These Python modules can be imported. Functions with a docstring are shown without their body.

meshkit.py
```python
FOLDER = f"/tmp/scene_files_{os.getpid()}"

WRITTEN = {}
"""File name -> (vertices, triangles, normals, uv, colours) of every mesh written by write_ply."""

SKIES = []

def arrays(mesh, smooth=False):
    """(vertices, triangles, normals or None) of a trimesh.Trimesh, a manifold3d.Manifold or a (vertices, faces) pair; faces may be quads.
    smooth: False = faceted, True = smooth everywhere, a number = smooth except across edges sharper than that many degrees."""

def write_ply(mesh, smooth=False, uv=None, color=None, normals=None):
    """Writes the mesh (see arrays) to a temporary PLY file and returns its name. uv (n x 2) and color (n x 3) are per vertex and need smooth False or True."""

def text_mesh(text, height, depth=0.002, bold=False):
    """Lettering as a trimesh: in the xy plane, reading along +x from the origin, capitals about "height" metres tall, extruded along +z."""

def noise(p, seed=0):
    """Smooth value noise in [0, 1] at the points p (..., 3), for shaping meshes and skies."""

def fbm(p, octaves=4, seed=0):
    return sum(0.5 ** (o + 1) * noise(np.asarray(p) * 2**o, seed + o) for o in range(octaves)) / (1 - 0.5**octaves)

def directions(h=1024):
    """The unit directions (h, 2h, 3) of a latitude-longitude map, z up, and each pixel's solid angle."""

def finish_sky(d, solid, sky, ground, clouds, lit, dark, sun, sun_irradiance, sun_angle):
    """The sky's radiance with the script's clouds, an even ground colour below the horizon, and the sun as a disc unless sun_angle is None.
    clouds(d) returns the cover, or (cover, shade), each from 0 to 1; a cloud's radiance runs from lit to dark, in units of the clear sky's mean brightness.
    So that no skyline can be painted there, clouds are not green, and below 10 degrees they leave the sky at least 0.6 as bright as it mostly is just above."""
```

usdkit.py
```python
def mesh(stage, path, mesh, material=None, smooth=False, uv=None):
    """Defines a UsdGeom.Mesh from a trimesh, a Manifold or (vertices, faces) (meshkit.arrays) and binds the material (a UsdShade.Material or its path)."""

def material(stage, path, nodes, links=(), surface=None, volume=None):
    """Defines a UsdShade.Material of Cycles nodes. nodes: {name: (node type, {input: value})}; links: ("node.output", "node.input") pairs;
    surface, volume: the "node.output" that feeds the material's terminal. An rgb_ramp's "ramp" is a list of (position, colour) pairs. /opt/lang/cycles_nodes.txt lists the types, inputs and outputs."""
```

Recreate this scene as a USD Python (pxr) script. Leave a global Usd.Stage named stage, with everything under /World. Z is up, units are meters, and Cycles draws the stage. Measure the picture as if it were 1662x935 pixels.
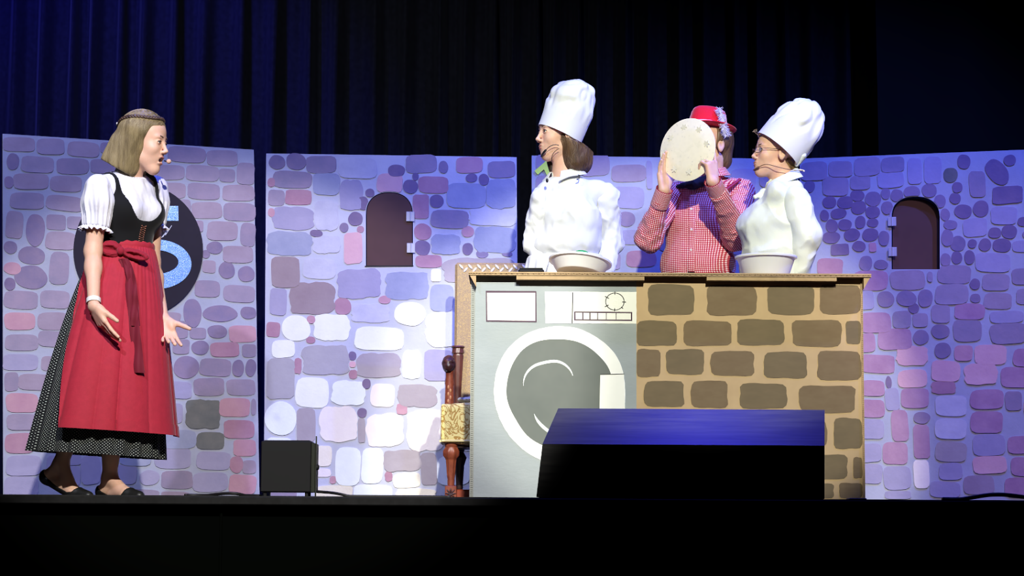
import math, random
import numpy as np, trimesh, manifold3d
import usdkit, meshkit
from shapely.geometry import Polygon, LineString, Point, box as sbox
from shapely.ops import unary_union
from pxr import Usd, UsdGeom, UsdLux, UsdShade, Gf, Sdf, Vt

stage = Usd.Stage.CreateInMemory()
UsdGeom.SetStageUpAxis(stage, 'Z'); UsdGeom.SetStageMetersPerUnit(stage, 1.0)
UsdGeom.Xform.Define(stage, '/World'); UsdGeom.Scope.Define(stage, '/World/Looks')
random.seed(4); RNG = np.random.default_rng(4)

# ------------------------------------------------------------------ camera
F, CX, CY = 3420.0, 831.0, 467.5
CAM = np.array([0.0, -9.0, -0.10])
PITCH, ROLL = math.radians(6.39), math.radians(0.34)
_r, _u, FWD = np.array([1., 0, 0]), np.array([0, -math.sin(PITCH), math.cos(PITCH)]), np.array([0, math.cos(PITCH), math.sin(PITCH)])
RIGHT, UP = _r * math.cos(ROLL) + _u * math.sin(ROLL), -_r * math.sin(ROLL) + _u * math.cos(ROLL)
cam = UsdGeom.Camera.Define(stage, '/World/camera')
m = Gf.Matrix4d(*[float(x) for row in ([*RIGHT, 0], [*UP, 0], [*(-FWD), 0], [*CAM, 1]) for x in row])
cam.AddTransformOp().Set(m)
cam.CreateHorizontalApertureAttr(36.0); cam.CreateVerticalApertureAttr(36.0 * 935 / 1662)
cam.CreateFocalLengthAttr(36.0 * F / 1662); cam.CreateClippingRangeAttr(Gf.Vec2f(0.1, 100))
cam.CreateExposureAttr(0.0)

def ray(px, py): return FWD * F + RIGHT * (px - CX) + UP * (CY - py)
def P(px, py, Y):                                   # the point of the depth plane y = Y that the photograph shows at (px, py)
    d = ray(px, py); return CAM + d * ((Y - CAM[1]) / d[1])
def S(Y): return F / ((Y - CAM[1]) * math.cos(PITCH))   # pixels per metre at depth Y, about
def on_plane(px, py, o, n):
    d = ray(px, py); return CAM + d * (np.dot(o - CAM, n) / np.dot(d, n))

# ------------------------------------------------------------------ lights
def spot(name, pos, aim, color, power, angle, soft, radius=0.06):
    l = UsdLux.SphereLight.Define(stage, '/World/' + name)
    p, a = np.array(pos, float), np.array(aim, float)
    z = p - a; z /= np.linalg.norm(z); x = np.cross([0, 0, 1.], z); x /= np.linalg.norm(x); y = np.cross(z, x)
    l.AddTransformOp().Set(Gf.Matrix4d(*[float(v) for r in ([*x, 0], [*y, 0], [*z, 0], [*p, 1]) for v in r]))
    l.CreateRadiusAttr(radius); l.CreateColorAttr(Gf.Vec3f(*color)); l.CreateIntensityAttr(float(power))
    s = UsdLux.ShapingAPI.Apply(l.GetPrim()); s.CreateShapingConeAngleAttr(float(angle)); s.CreateShapingConeSoftnessAttr(float(soft))
    return l
KEYC, BLUE = (1.0, .965, .885), (.10, .16, 1.0)
spot('key_spotlight', (.2, -6.8, 4.4), (-1.1, .2, .52), KEYC, 18500, 11.2, .3)
spot('key_spotlight_001', (1.0, -6.8, 4.4), (.72, .35, .92), (.98, .985, .78), 20000, 9.0, .3)
spot('wash_spotlight', (-2.4, -5.4, 4.6), (-1.5, 1.3, 1.55), (.66, .72, 1.0), 7200, 20, .7)
spot('wash_spotlight_001', (2.6, -5.2, 4.6), (2.0, 1.4, .55), (1.0, .80, .92), 5600, 10, .8)
spot('wash_spotlight_002', (.6, -5.6, 4.7), (1.3, 1.6, 1.5), (.85, .95, 1.0), 500, 13, .6)
spot('blue_spotlight', (3.1, -.6, 4.2), (1.7, 1.5, 1.1), BLUE, 6000, 36, .7)
spot('blue_spotlight_001', (.9, -.3, 4.8), (.8, 1.6, .9), BLUE, 2400, 26, .6)
spot('blue_spotlight_002', (-3.0, .6, 5.0), (-2.3, 3.1, 2.3), (.03, .03, 1.0), 10000, 24, .8)
spot('blue_spotlight_003', (-1.4, -.5, 4.8), (-1.35, 1.4, 1.2), BLUE, 2600, 30, .6)
spot('blue_backlight', (1.2, 1.9, 5.0), (.8, -.7, .3), (.06, .06, 1.0), 290, 22, .6, .16)
spot('blue_backlight_001', (-1.5, 2.1, 5.0), (-1.5, 0, 1.2), BLUE, 1500, 18, .6)


# ------------------------------------------------------------------ helpers
def lin(*c):
    c = np.array(c, float) / 255; return tuple(np.where(c < .04045, c / 12.92, ((c + .055) / 1.055) ** 2.4))
_names = {}
def numbered(parent, name):
    k = (parent, name); n = _names.get(k, -1) + 1; _names[k] = n
    return name if n == 0 else f'{name}_{n:03d}'
def ppath(parent): return '/World' if parent is None else str(parent.GetPath())
def tag(o, label=None, cat=None, group=None, kind=None):
    o = o.GetPrim() if hasattr(o, 'GetPrim') else o
    for k, v in (('label', label), ('category', cat), ('group', group), ('kind', kind)):
        if v: o.SetCustomDataByKey(k, v)
    return o
def thing(name, label, cat, loc=(0, 0, 0), rotz=0, group=None):
    x = UsdGeom.Xform.Define(stage, '/World/' + numbered('/World', name))
    x.AddTranslateOp().Set(Gf.Vec3d(*[float(v) for v in loc])); x.AddRotateZOp().Set(float(math.degrees(rotz)))
    o = x.GetPrim(); tag(o, label, cat, group); o_loc[str(o.GetPath())] = (np.array(loc, float), rotz)
    return o
o_loc = {}
def obj(name, mesh, mat, parent=None, smooth=30, uv=None, local=False, label=None):
    """ONE mesh prim. mesh in world coordinates unless local; it is brought into the frame of the thing it belongs to."""
    path = ppath(parent) + '/' + numbered(ppath(parent), name)
    v, f = mesh_vf(mesh)
    if parent is not None and not local:
        top = '/'.join(path.split('/')[:3])
        loc, rz = o_loc.get(top, (np.zeros(3), 0))
        v = v - loc; c, s = math.cos(-rz), math.sin(-rz)
        v = np.stack([v[:, 0] * c - v[:, 1] * s, v[:, 0] * s + v[:, 1] * c, v[:, 2]], 1)
    p = usdkit.mesh(stage, path, (v, f), mat, smooth=(True if uv is not None else smooth), uv=uv)
    if label: p.GetPrim().SetCustomDataByKey('label', label)
    return p.GetPrim()
def mesh_vf(m):
    if hasattr(m, 'to_mesh'):
        q = m.to_mesh(); return np.array(q.vert_properties[:, :3], float), np.array(q.tri_verts)
    if isinstance(m, (tuple, list)):
        v, f = np.asarray(m[0], float), np.asarray(m[1], int)
        return v, (np.vstack([f[:, [0, 1, 2]], f[:, [0, 2, 3]]]) if f.shape[1] == 4 else f)
    return np.array(m.vertices, float), np.array(m.faces)
def cat_(*ms):
    vs, fs, n = [], [], 0
    for q in ms:
        v, f = mesh_vf(q); vs.append(v); fs.append(f + n); n += len(v)
    return np.vstack(vs), np.vstack(fs)
def xf(m, M=None, t=None):
    v, f = mesh_vf(m)
    if M is not None: v = v @ np.asarray(M, float).T
    if t is not None: v = v + np.asarray(t, float)
    return v, f
def rot(axis, deg):
    return trimesh.transformations.rotation_matrix(math.radians(deg), axis)[:3, :3]
def bx(x0, y0, z0, x1, y1, z1, bevel=0.0):
    if bevel <= 0:
        b = trimesh.creation.box([x1 - x0, y1 - y0, z1 - z0]); b.apply_translation([(x0 + x1) / 2, (y0 + y1) / 2, (z0 + z1) / 2]); return mesh_vf(b)
    c = [(x, y, z) for x in (x0, x1) for y in (y0, y1) for z in (z0, z1)]; mid = np.array([(x0 + x1) / 2, (y0 + y1) / 2, (z0 + z1) / 2]); pts = []
    for q in c:
        s = np.sign(mid - np.array(q))
        for a in range(3):
            o = np.array(q, float)
            for b in range(3):
                if b != a: o[b] += s[b] * bevel
            pts.append(o)
    return mesh_vf(trimesh.convex.convex_hull(np.array(pts)))
def prism(poly, depth, y0=0.0):
    """shapely polygon in (x, z) extruded along +y from y0 by depth"""
    ms = []
    for g in getattr(poly, 'geoms', [poly]):
        if g.is_empty or g.area < 1e-9: continue
        e = trimesh.creation.extrude_polygon(g, depth, engine='earcut')
        v = np.array(e.vertices); ms.append((np.stack([v[:, 0], y0 + depth - v[:, 2], v[:, 1]], 1), np.array(e.faces)))
    return cat_(*ms)
def tube(pts, r, n=8, caps=True):
    pts = np.asarray(pts, float); N = len(pts); r = np.broadcast_to(r, N)
    T = np.gradient(pts, axis=0); T /= np.maximum(np.linalg.norm(T, axis=1, keepdims=True), 1e-12)
    up = np.array([0, 0, 1.]) if abs(T[0, 2]) < .9 else np.array([1., 0, 0])
    A = np.cross(T[0], up); A /= np.linalg.norm(A); vs = []
    for i in range(N):
        A = A - T[i] * np.dot(A, T[i]); A /= np.linalg.norm(A); B = np.cross(T[i], A)
        a = np.arange(n) / n * 2 * math.pi
        vs.append(pts[i] + r[i] * (np.cos(a)[:, None] * A + np.sin(a)[:, None] * B))
    v = np.vstack(vs); f = []
    for i in range(N - 1):
        for k in range(n):
            a, b = i * n + k, i * n + (k + 1) % n; f += [[a, b, b + n], [a, b + n, a + n]]
    if caps:
        v = np.vstack([v, pts[0], pts[-1]])
        for k in range(n): f += [[len(v) - 2, (k + 1) % n, k], [len(v) - 1, (N - 1) * n + k, (N - 1) * n + (k + 1) % n]]
    return v, np.array(f)
def spline(pts, n=40):
    from scipy.interpolate import CubicSpline
    pts = np.asarray(pts, float); t = np.r_[0, np.cumsum(np.linalg.norm(np.diff(pts, axis=0), axis=1))]
    return CubicSpline(t, pts)(np.linspace(0, t[-1], n))
def lathe(prof, n=40):
    """profile of (r, z), closed over the axis"""
    prof = np.asarray(prof, float); a = np.arange(n) / n * 2 * math.pi
    v = np.stack([np.outer(prof[:, 0], np.cos(a)), np.outer(prof[:, 0], np.sin(a)), np.outer(prof[:, 1], np.ones(n))], -1).reshape(-1, 3); f = []
    for i in range(len(prof) - 1):
        for k in range(n):
            a_, b_ = i * n + k, i * n + (k + 1) % n; f += [[a_, b_, b_ + n], [a_, b_ + n, a_ + n]]
    return v, np.array(f)
def loft(rings, caps=False, closed=True):
    rings = np.asarray(rings, float); N, n = rings.shape[:2]; v = rings.reshape(-1, 3); f = []
    for i in range(N - 1):
        for k in range(n if closed else n - 1):
            a, b = i * n + k, i * n + (k + 1) % n; f += [[a, b, b + n], [a, b + n, a + n]]
    if caps:
        v = np.vstack([v, rings[0].mean(0), rings[-1].mean(0)])
        for k in range(n): f += [[len(v) - 2, (k + 1) % n, k], [len(v) - 1, (N - 1) * n + k, (N - 1) * n + (k + 1) % n]]
    return v, np.array(f)
def grid_solid(g, thick):
    """an open grid of points (N, n, 3) made into a sheet of real thickness"""
    g = np.asarray(g, float); du, dv = np.gradient(g, axis=1), np.gradient(g, axis=0)
    nn = np.cross(du, dv); nn /= np.maximum(np.linalg.norm(nn, axis=-1, keepdims=True), 1e-12)
    N, n = g.shape[:2]; a = g.reshape(-1, 3); b = (g - nn * thick).reshape(-1, 3); v = np.vstack([a, b]); o = N * n; f = []
    for i in range(N - 1):
        for k in range(n - 1):
            q = i * n + k; f += [[q, q + 1, q + n + 1], [q, q + n + 1, q + n], [o + q, o + q + n + 1, o + q + 1], [o + q, o + q + n, o + q + n + 1]]
    e = [i for i in range(n)] + [i * n + n - 1 for i in range(1, N)] + [(N - 1) * n + i for i in range(n - 2, -1, -1)] + [i * n for i in range(N - 2, 0, -1)]
    for p, q in zip(e, e[1:] + e[:1]): f += [[p, o + q, q], [p, o + p, o + q]]
    return v, np.array(f)

# ---- implicit shapes: functions of points (N, 3)
def rc(a, b, ra, rb):
    a, b = np.asarray(a, float), np.asarray(b, float); ab = b - a; L2 = max(np.dot(ab, ab), 1e-12)
    def f(p):
        t = np.clip((p - a) @ ab / L2, 0, 1); return np.linalg.norm(p - a - t[:, None] * ab, axis=1) - (ra + (rb - ra) * t)
    return f
def ell(c, r, R=None):
    c, r = np.asarray(c, float), np.asarray(r, float)
    def f(p):
        q = p - c
        if R is not None: q = q @ R                     # R's columns are the ellipsoid's axes
        k = np.linalg.norm(q / r, axis=1); k2 = np.linalg.norm(q / (r * r), axis=1)
        return np.where(k2 > 1e-9, k * (k - 1) / np.maximum(k2, 1e-9), -r.min())
    return f
def smin(a, b, k):
    if k <= 0: return np.minimum(a, b)
    h = np.clip(.5 + .5 * (b - a) / k, 0, 1); return b * (1 - h) + a * h - k * h * (1 - h)
def union(fs, k=.01):
    """fs: functions or (function, k) in order"""
    def f(p):
        d = None
        for q in fs:
            g, kk = q if isinstance(q, tuple) else (q, k)
            e = g(p); d = e if d is None else smin(d, e, kk)
        return d
    return f
def cut(a, b, k=.004): return lambda p: -smin(-a(p), b(p), k)
def both(a, b, k=.002): return lambda p: -smin(-a(p), -b(p), k)
def off(a, d): return lambda p: a(p) - d
def placed(fn, o, R, s=1.0):
    """fn in a local frame: R's columns are the local axes in the world, o its origin"""
    o, R = np.asarray(o, float), np.asarray(R, float)
    return lambda p: fn((p - o) @ R / s) * s
def snet(fn, lo, hi, h, lip=1.6):
    """surface nets of fn < 0, evaluated only in the blocks that the surface can cross"""
    lo, hi = np.asarray(lo, float), np.asarray(hi, float); B = 8
    nb = np.maximum(1, np.ceil((hi - lo) / (h * B)).astype(int)); n = nb * B
    V = np.empty(n, np.float32)
    ci = np.stack(np.meshgrid(*[np.arange(k) for k in nb], indexing='ij'), -1).reshape(-1, 3)
    cc = lo + (ci * B + (B - 1) / 2) * h; fc = fn(cc); R = h * B * .87 * lip
    li = np.stack(np.meshgrid(*[np.arange(B)] * 3, indexing='ij'), -1).reshape(-1, 3)
    V.reshape(nb[0], B, nb[1], B, nb[2], B)[:] = np.where(fc < 0, -1., 1.).reshape(nb)[:, None, :, None, :, None]
    act = ci[np.abs(fc) < R]
    for s in range(0, len(act), 400):
        a = act[s:s + 400]; idx = (a[:, None, :] * B + li[None]).reshape(-1, 3)
        V[idx[:, 0], idx[:, 1], idx[:, 2]] = fn(lo + idx * h)
    V[[0, -1]] = np.maximum(V[[0, -1]], 1e-4); V[:, [0, -1]] = np.maximum(V[:, [0, -1]], 1e-4); V[:, :, [0, -1]] = np.maximum(V[:, :, [0, -1]], 1e-4)
    s = V < 0; m = n - 1; acc = np.zeros((*m, 3), np.float32); cnt = np.zeros(m, np.float32)
    for ax in range(3):
        o = [a for a in range(3) if a != ax]
        for i in (0, 1):
            for j in (0, 1):
                sl = [None] * 3; sl[ax] = slice(0, m[ax]); sl[o[0]] = slice(i, i + m[o[0]]); sl[o[1]] = slice(j, j + m[o[1]]); a = V[tuple(sl)]
                sl2 = list(sl); sl2[ax] = slice(1, 1 + m[ax]); b = V[tuple(sl2)]
                c = (a < 0) != (b < 0); t = np.where(c, a / np.where(c, a - b, 1), 0)
                acc[..., ax] += t; acc[..., o[0]] += c * i; acc[..., o[1]] += c * j; cnt += c
    on = cnt > 0; ids = -np.ones(m, np.int64); ids[on] = np.arange(on.sum())
    w = np.stack(np.nonzero(on), -1); verts = lo + (w + acc[on] / cnt[on][:, None]) * h; F_ = []
    for ax in range(3):
        o = [(ax + 1) % 3, (ax + 2) % 3]
        sl = [slice(1, m[0]), slice(1, m[1]), slice(1, m[2])]; sl[ax] = slice(0, m[ax]); sl2 = list(sl); sl2[ax] = slice(1, m[ax] + 1)
        a, b = s[tuple(sl)], s[tuple(sl2)]; e = np.stack(np.nonzero(a != b), -1)
        if not len(e): continue
        inside = a[tuple(e.T)]; off_ = np.array([1, 1, 1]); off_[ax] = 0; e = e + off_
        def g(d0, d1):
            q = e.copy(); q[:, o[0]] -= d0; q[:, o[1]] -= d1; return ids[tuple(q.T)]
        quad = np.stack([g(1, 1), g(0, 1), g(0, 0), g(1, 0)], 1)
        quad[~inside] = quad[~inside][:, ::-1]; F_.append(quad)
    q = np.vstack(F_); q = q[(q >= 0).all(1)]
    return verts, np.vstack([q[:, [0, 1, 2]], q[:, [0, 2, 3]]])
def normals(v, f):
    n = np.zeros_like(v); c = np.cross(v[f[:, 1]] - v[f[:, 0]], v[f[:, 2]] - v[f[:, 0]])
    for k in range(3): np.add.at(n, f[:, k], c)
    return n / np.maximum(np.linalg.norm(n, axis=1, keepdims=True), 1e-12)
def wrinkle(m, amp, freq, seed=0, octaves=3, mask=None):
    v, f = mesh_vf(m); n = normals(v, f); d = (meshkit.fbm(v * np.asarray(freq, float), octaves, seed) - .5) * 2 * amp
    if mask is not None: d = d * mask(v)
    return v + n * d[:, None], f
def ridged(m, amp, freq, seed=0, mask=None):
    """creased folds: ridges of a noise field"""
    v, f = mesh_vf(m); n = normals(v, f); k = np.abs(meshkit.fbm(v * np.asarray(freq, float), 3, seed) - .5) * 2
    d = (np.clip(1 - k * 2.2, 0, 1) ** 1.6 - .35) * amp
    if mask is not None: d = d * mask(v)
    return v + n * d[:, None], f
def smoothed(m, it=6, la=.5, mu=-.53):
    """Taubin smoothing"""
    from scipy.sparse import coo_matrix
    v, f = mesh_vf(m); v = v.copy(); e = np.vstack([f[:, [0, 1]], f[:, [1, 2]], f[:, [2, 0]]]); e = np.unique(np.vstack([e, e[:, ::-1]]), axis=0); n = len(v)
    A = coo_matrix((np.ones(len(e)), (e[:, 0], e[:, 1])), (n, n)).tocsr(); dg = np.maximum(np.asarray(A.sum(1)).ravel(), 1)[:, None]
    for k in range(it): v = v + (la if k % 2 == 0 else mu) * ((A @ v) / dg - v)
    return v, f

# ------------------------------------------------------------------ materials
MAT = {}
def mat(name, color, rough=.6, spec=.5, metal=0., var=.0, scale=8., bump=0., bscale=120., sheen=0., sss=0., detail=4., dist=.004, color2=None, stretch=(1, 1, 1)):
    """principled with an optional two-tone noise (var or color2) in object space, and fine relief"""
    if name in MAT: return MAT[name]
    c = np.array(color, float)
    pr = {'base_color': tuple(c), 'roughness': rough, 'specular_ior_level': spec, 'metallic': metal}
    if sheen: pr.update(sheen_weight=sheen, sheen_roughness=.4)
    if sss: pr.update(subsurface_weight=sss, subsurface_scale=.006, subsurface_radius=(1., .35, .2))
    n, l = {'p': ('principled_bsdf', pr)}, []
    if var or bump or color2 is not None:
        n['tc'] = ('texture_coordinate', {}); n['mp'] = ('mapping', {'scale': tuple(map(float, stretch))}); l.append(('tc.object', 'mp.vector'))
    if var or color2 is not None:
        n['nz'] = ('noise_texture', {'scale': scale, 'detail': detail, 'roughness': .6}); l.append(('mp.vector', 'nz.vector'))
        a, b = (c * (1 - var), np.minimum(c * (1 + var), 1)) if color2 is None else (c, np.array(color2, float))
        n['rp'] = ('rgb_ramp', {'ramp': [(0, tuple(a)), (.32, tuple(a)), (.68, tuple(b)), (1, tuple(b))]}); l += [('nz.fac', 'rp.fac'), ('rp.color', 'p.base_color')]
    if bump:
        n['bn'] = ('noise_texture', {'scale': bscale, 'detail': 3.}); n['bp'] = ('bump', {'strength': bump, 'distance': dist})
        l += [('mp.vector', 'bn.vector'), ('bn.fac', 'bp.height'), ('bp.normal', 'p.normal')]
    MAT[name] = usdkit.material(stage, '/World/Looks/' + name, n, l, surface='p.BSDF')
    return MAT[name]

# ------------------------------------------------------------------ setting: stage, curtains
BLK = mat('black_stage_paint', (.010, .010, .011), rough=.75, spec=.25, var=.4, scale=20)
fl = obj('floor', bx(-3.6, -1.0, -.04, 3.6, 4.4, 0), mat('black_stage_floor', (.014, .014, .016), rough=.55, spec=.3, var=.4, scale=9), smooth=False)
tag(fl, 'black painted stage floor that everything stands on', 'floor', kind='structure')
fw = obj('wall_front', cat_(bx(-3.6, -.96, -.8, 3.6, -.9, -.04), *[bx(x, -.975, -.8, x + .008, -.96, -.04) for x in np.arange(-3.5, 3.6, 1.2)]), mat('black_stage_front', (.0012, .0016, .0012), rough=.95, spec=.02), smooth=False)
tag(fw, 'black front wall of the stage below its edge', 'wall', kind='structure')
tr = obj('trim_1', cat_(bx(-3.6, -1.02, -.035, 3.6, -1.0, -.003, .004)), BLK, smooth=False)
tag(tr, 'thin black edge strip along the stage front', 'edge strip', kind='structure')

wk = obj('wall_back', cat_(bx(-3.7, 3.6, -.04, 3.7, 3.7, 5.3)), mat('black_back_wall', (.006, .006, .006), rough=.95, spec=.05), smooth=False)
tag(wk, 'black back wall of the stage behind the curtain', 'wall', kind='structure')
def folds(x0, x1, y, z0, z1, pitch, amp, seed):
    r = np.random.default_rng(seed); n = int((x1 - x0) / .012); x = np.linspace(x0, x1, n); ph = np.zeros(n)
    w = pitch * (1 + .45 * (meshkit.fbm(np.stack([x * 1.7, x * 0, x * 0], 1), 3, seed) - .5) * 2); ph = np.cumsum(2 * math.pi * (x[1] - x[0]) / w)
    zz = np.linspace(z1, z0, 16); g = []
    for z in zz:
        a = amp * (.75 + .5 * meshkit.noise(np.stack([x * 2.3, x * 0 + z * .35, x * 0], 1), seed + 1))
        yy = y + a * (np.sin(ph + .35 * math.sin(z * 1.3)) + .35 * np.sin(2 * ph + 1 + .2 * z) + .9 * (meshkit.noise(np.stack([x * 5, x * 0 + z * .25, x * 0], 1), seed + 2) - .5))
        g.append(np.stack([x + .012 * np.sin(ph * .5 + z), yy, np.full(n, z)], 1))
    return grid_solid(np.array(g), -.004)
VEL = mat('black_velvet', (.010, .010, .012), rough=.9, spec=.1, sheen=.05, var=.25, scale=30)
c1 = obj('stage_curtain', folds(-3.5, 2.20, 3.1, 0.0, 5.2, .17, .052, 3), VEL, smooth=60)
tag(c1, 'long black stage curtain hanging in folds across the back of the stage', 'curtain')
c2 = obj('side_curtain', folds(2.06, 3.5, 2.75, 0.0, 5.2, .55, .018, 8), mat('black_masking_cloth', (.008, .009, .008), rough=.95, spec=.05), smooth=60)
tag(c2, 'flat black masking curtain at the right edge, in front of the pleated curtain', 'curtain')

# ------------------------------------------------------------------ painted castle wall panels
def paint(name, c, c2, bump=.25, mottled=9.):
    return mat(name, c, rough=.62, spec=.3, color2=c2, scale=mottled, bump=bump, bscale=60, dist=.003, detail=6)
M_ = {
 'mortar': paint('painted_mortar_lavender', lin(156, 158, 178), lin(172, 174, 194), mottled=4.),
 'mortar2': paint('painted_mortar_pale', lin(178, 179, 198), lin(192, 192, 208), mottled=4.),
 'm': [paint('painted_stone_mauve', lin(142, 130, 154), lin(158, 142, 164)), paint('painted_stone_plum', lin(134, 124, 150), lin(152, 134, 158)), paint('painted_stone_rose_grey', lin(148, 130, 150), lin(160, 144, 164))],
 'o': [paint('painted_cobble_mauve', lin(124, 112, 148), lin(144, 124, 150)), paint('painted_cobble_plum', lin(116, 104, 140), lin(138, 120, 146))],
 'd': [paint('painted_cobble_dark', lin(108, 92, 132), lin(126, 106, 138))],
 'k': [paint('painted_stone_slate', lin(96, 98, 100), lin(116, 114, 112))],
 'b': [paint('painted_stone_blue_grey', lin(142, 146, 176), lin(156, 158, 186))],
 'L': [paint('painted_stone_pale_lavender', lin(178, 176, 198), lin(196, 194, 210))],
 'l': [paint('painted_stone_soft_lavender', lin(150, 144, 176), lin(162, 154, 184))],
 'g': [paint('painted_stone_grey', lin(160, 154, 166), lin(170, 164, 174)), paint('painted_stone_taupe', lin(158, 146, 156), lin(166, 156, 164))],
 'B': [paint('painted_stone_brown', lin(144, 124, 134), lin(152, 134, 142))],
 'p': [paint('painted_stone_pink', lin(178, 132, 152), lin(190, 146, 160)), paint('painted_stone_dusky_pink', lin(160, 116, 140), lin(176, 134, 152))],
 'P': [paint('painted_stone_salmon', lin(204, 158, 172), lin(214, 170, 178))],
 'W': [paint('painted_stone_white', lin(222, 226, 236), lin(232, 236, 244)), paint('painted_stone_chalk', lin(226, 226, 230), lin(236, 236, 238))],
 'Q': [paint('painted_stone_blush', lin(226, 214, 216), lin(234, 224, 222))],
 'C': [paint('painted_stone_cream', lin(226, 216, 200), lin(234, 224, 210))],
 'R': [paint('painted_stone_magenta', lin(158, 118, 150), lin(176, 138, 164))],
}
BOARD_EDGE = mat('raw_board_edge', lin(150, 135, 120), rough=.8)
SRNG = np.random.default_rng(11)

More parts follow.
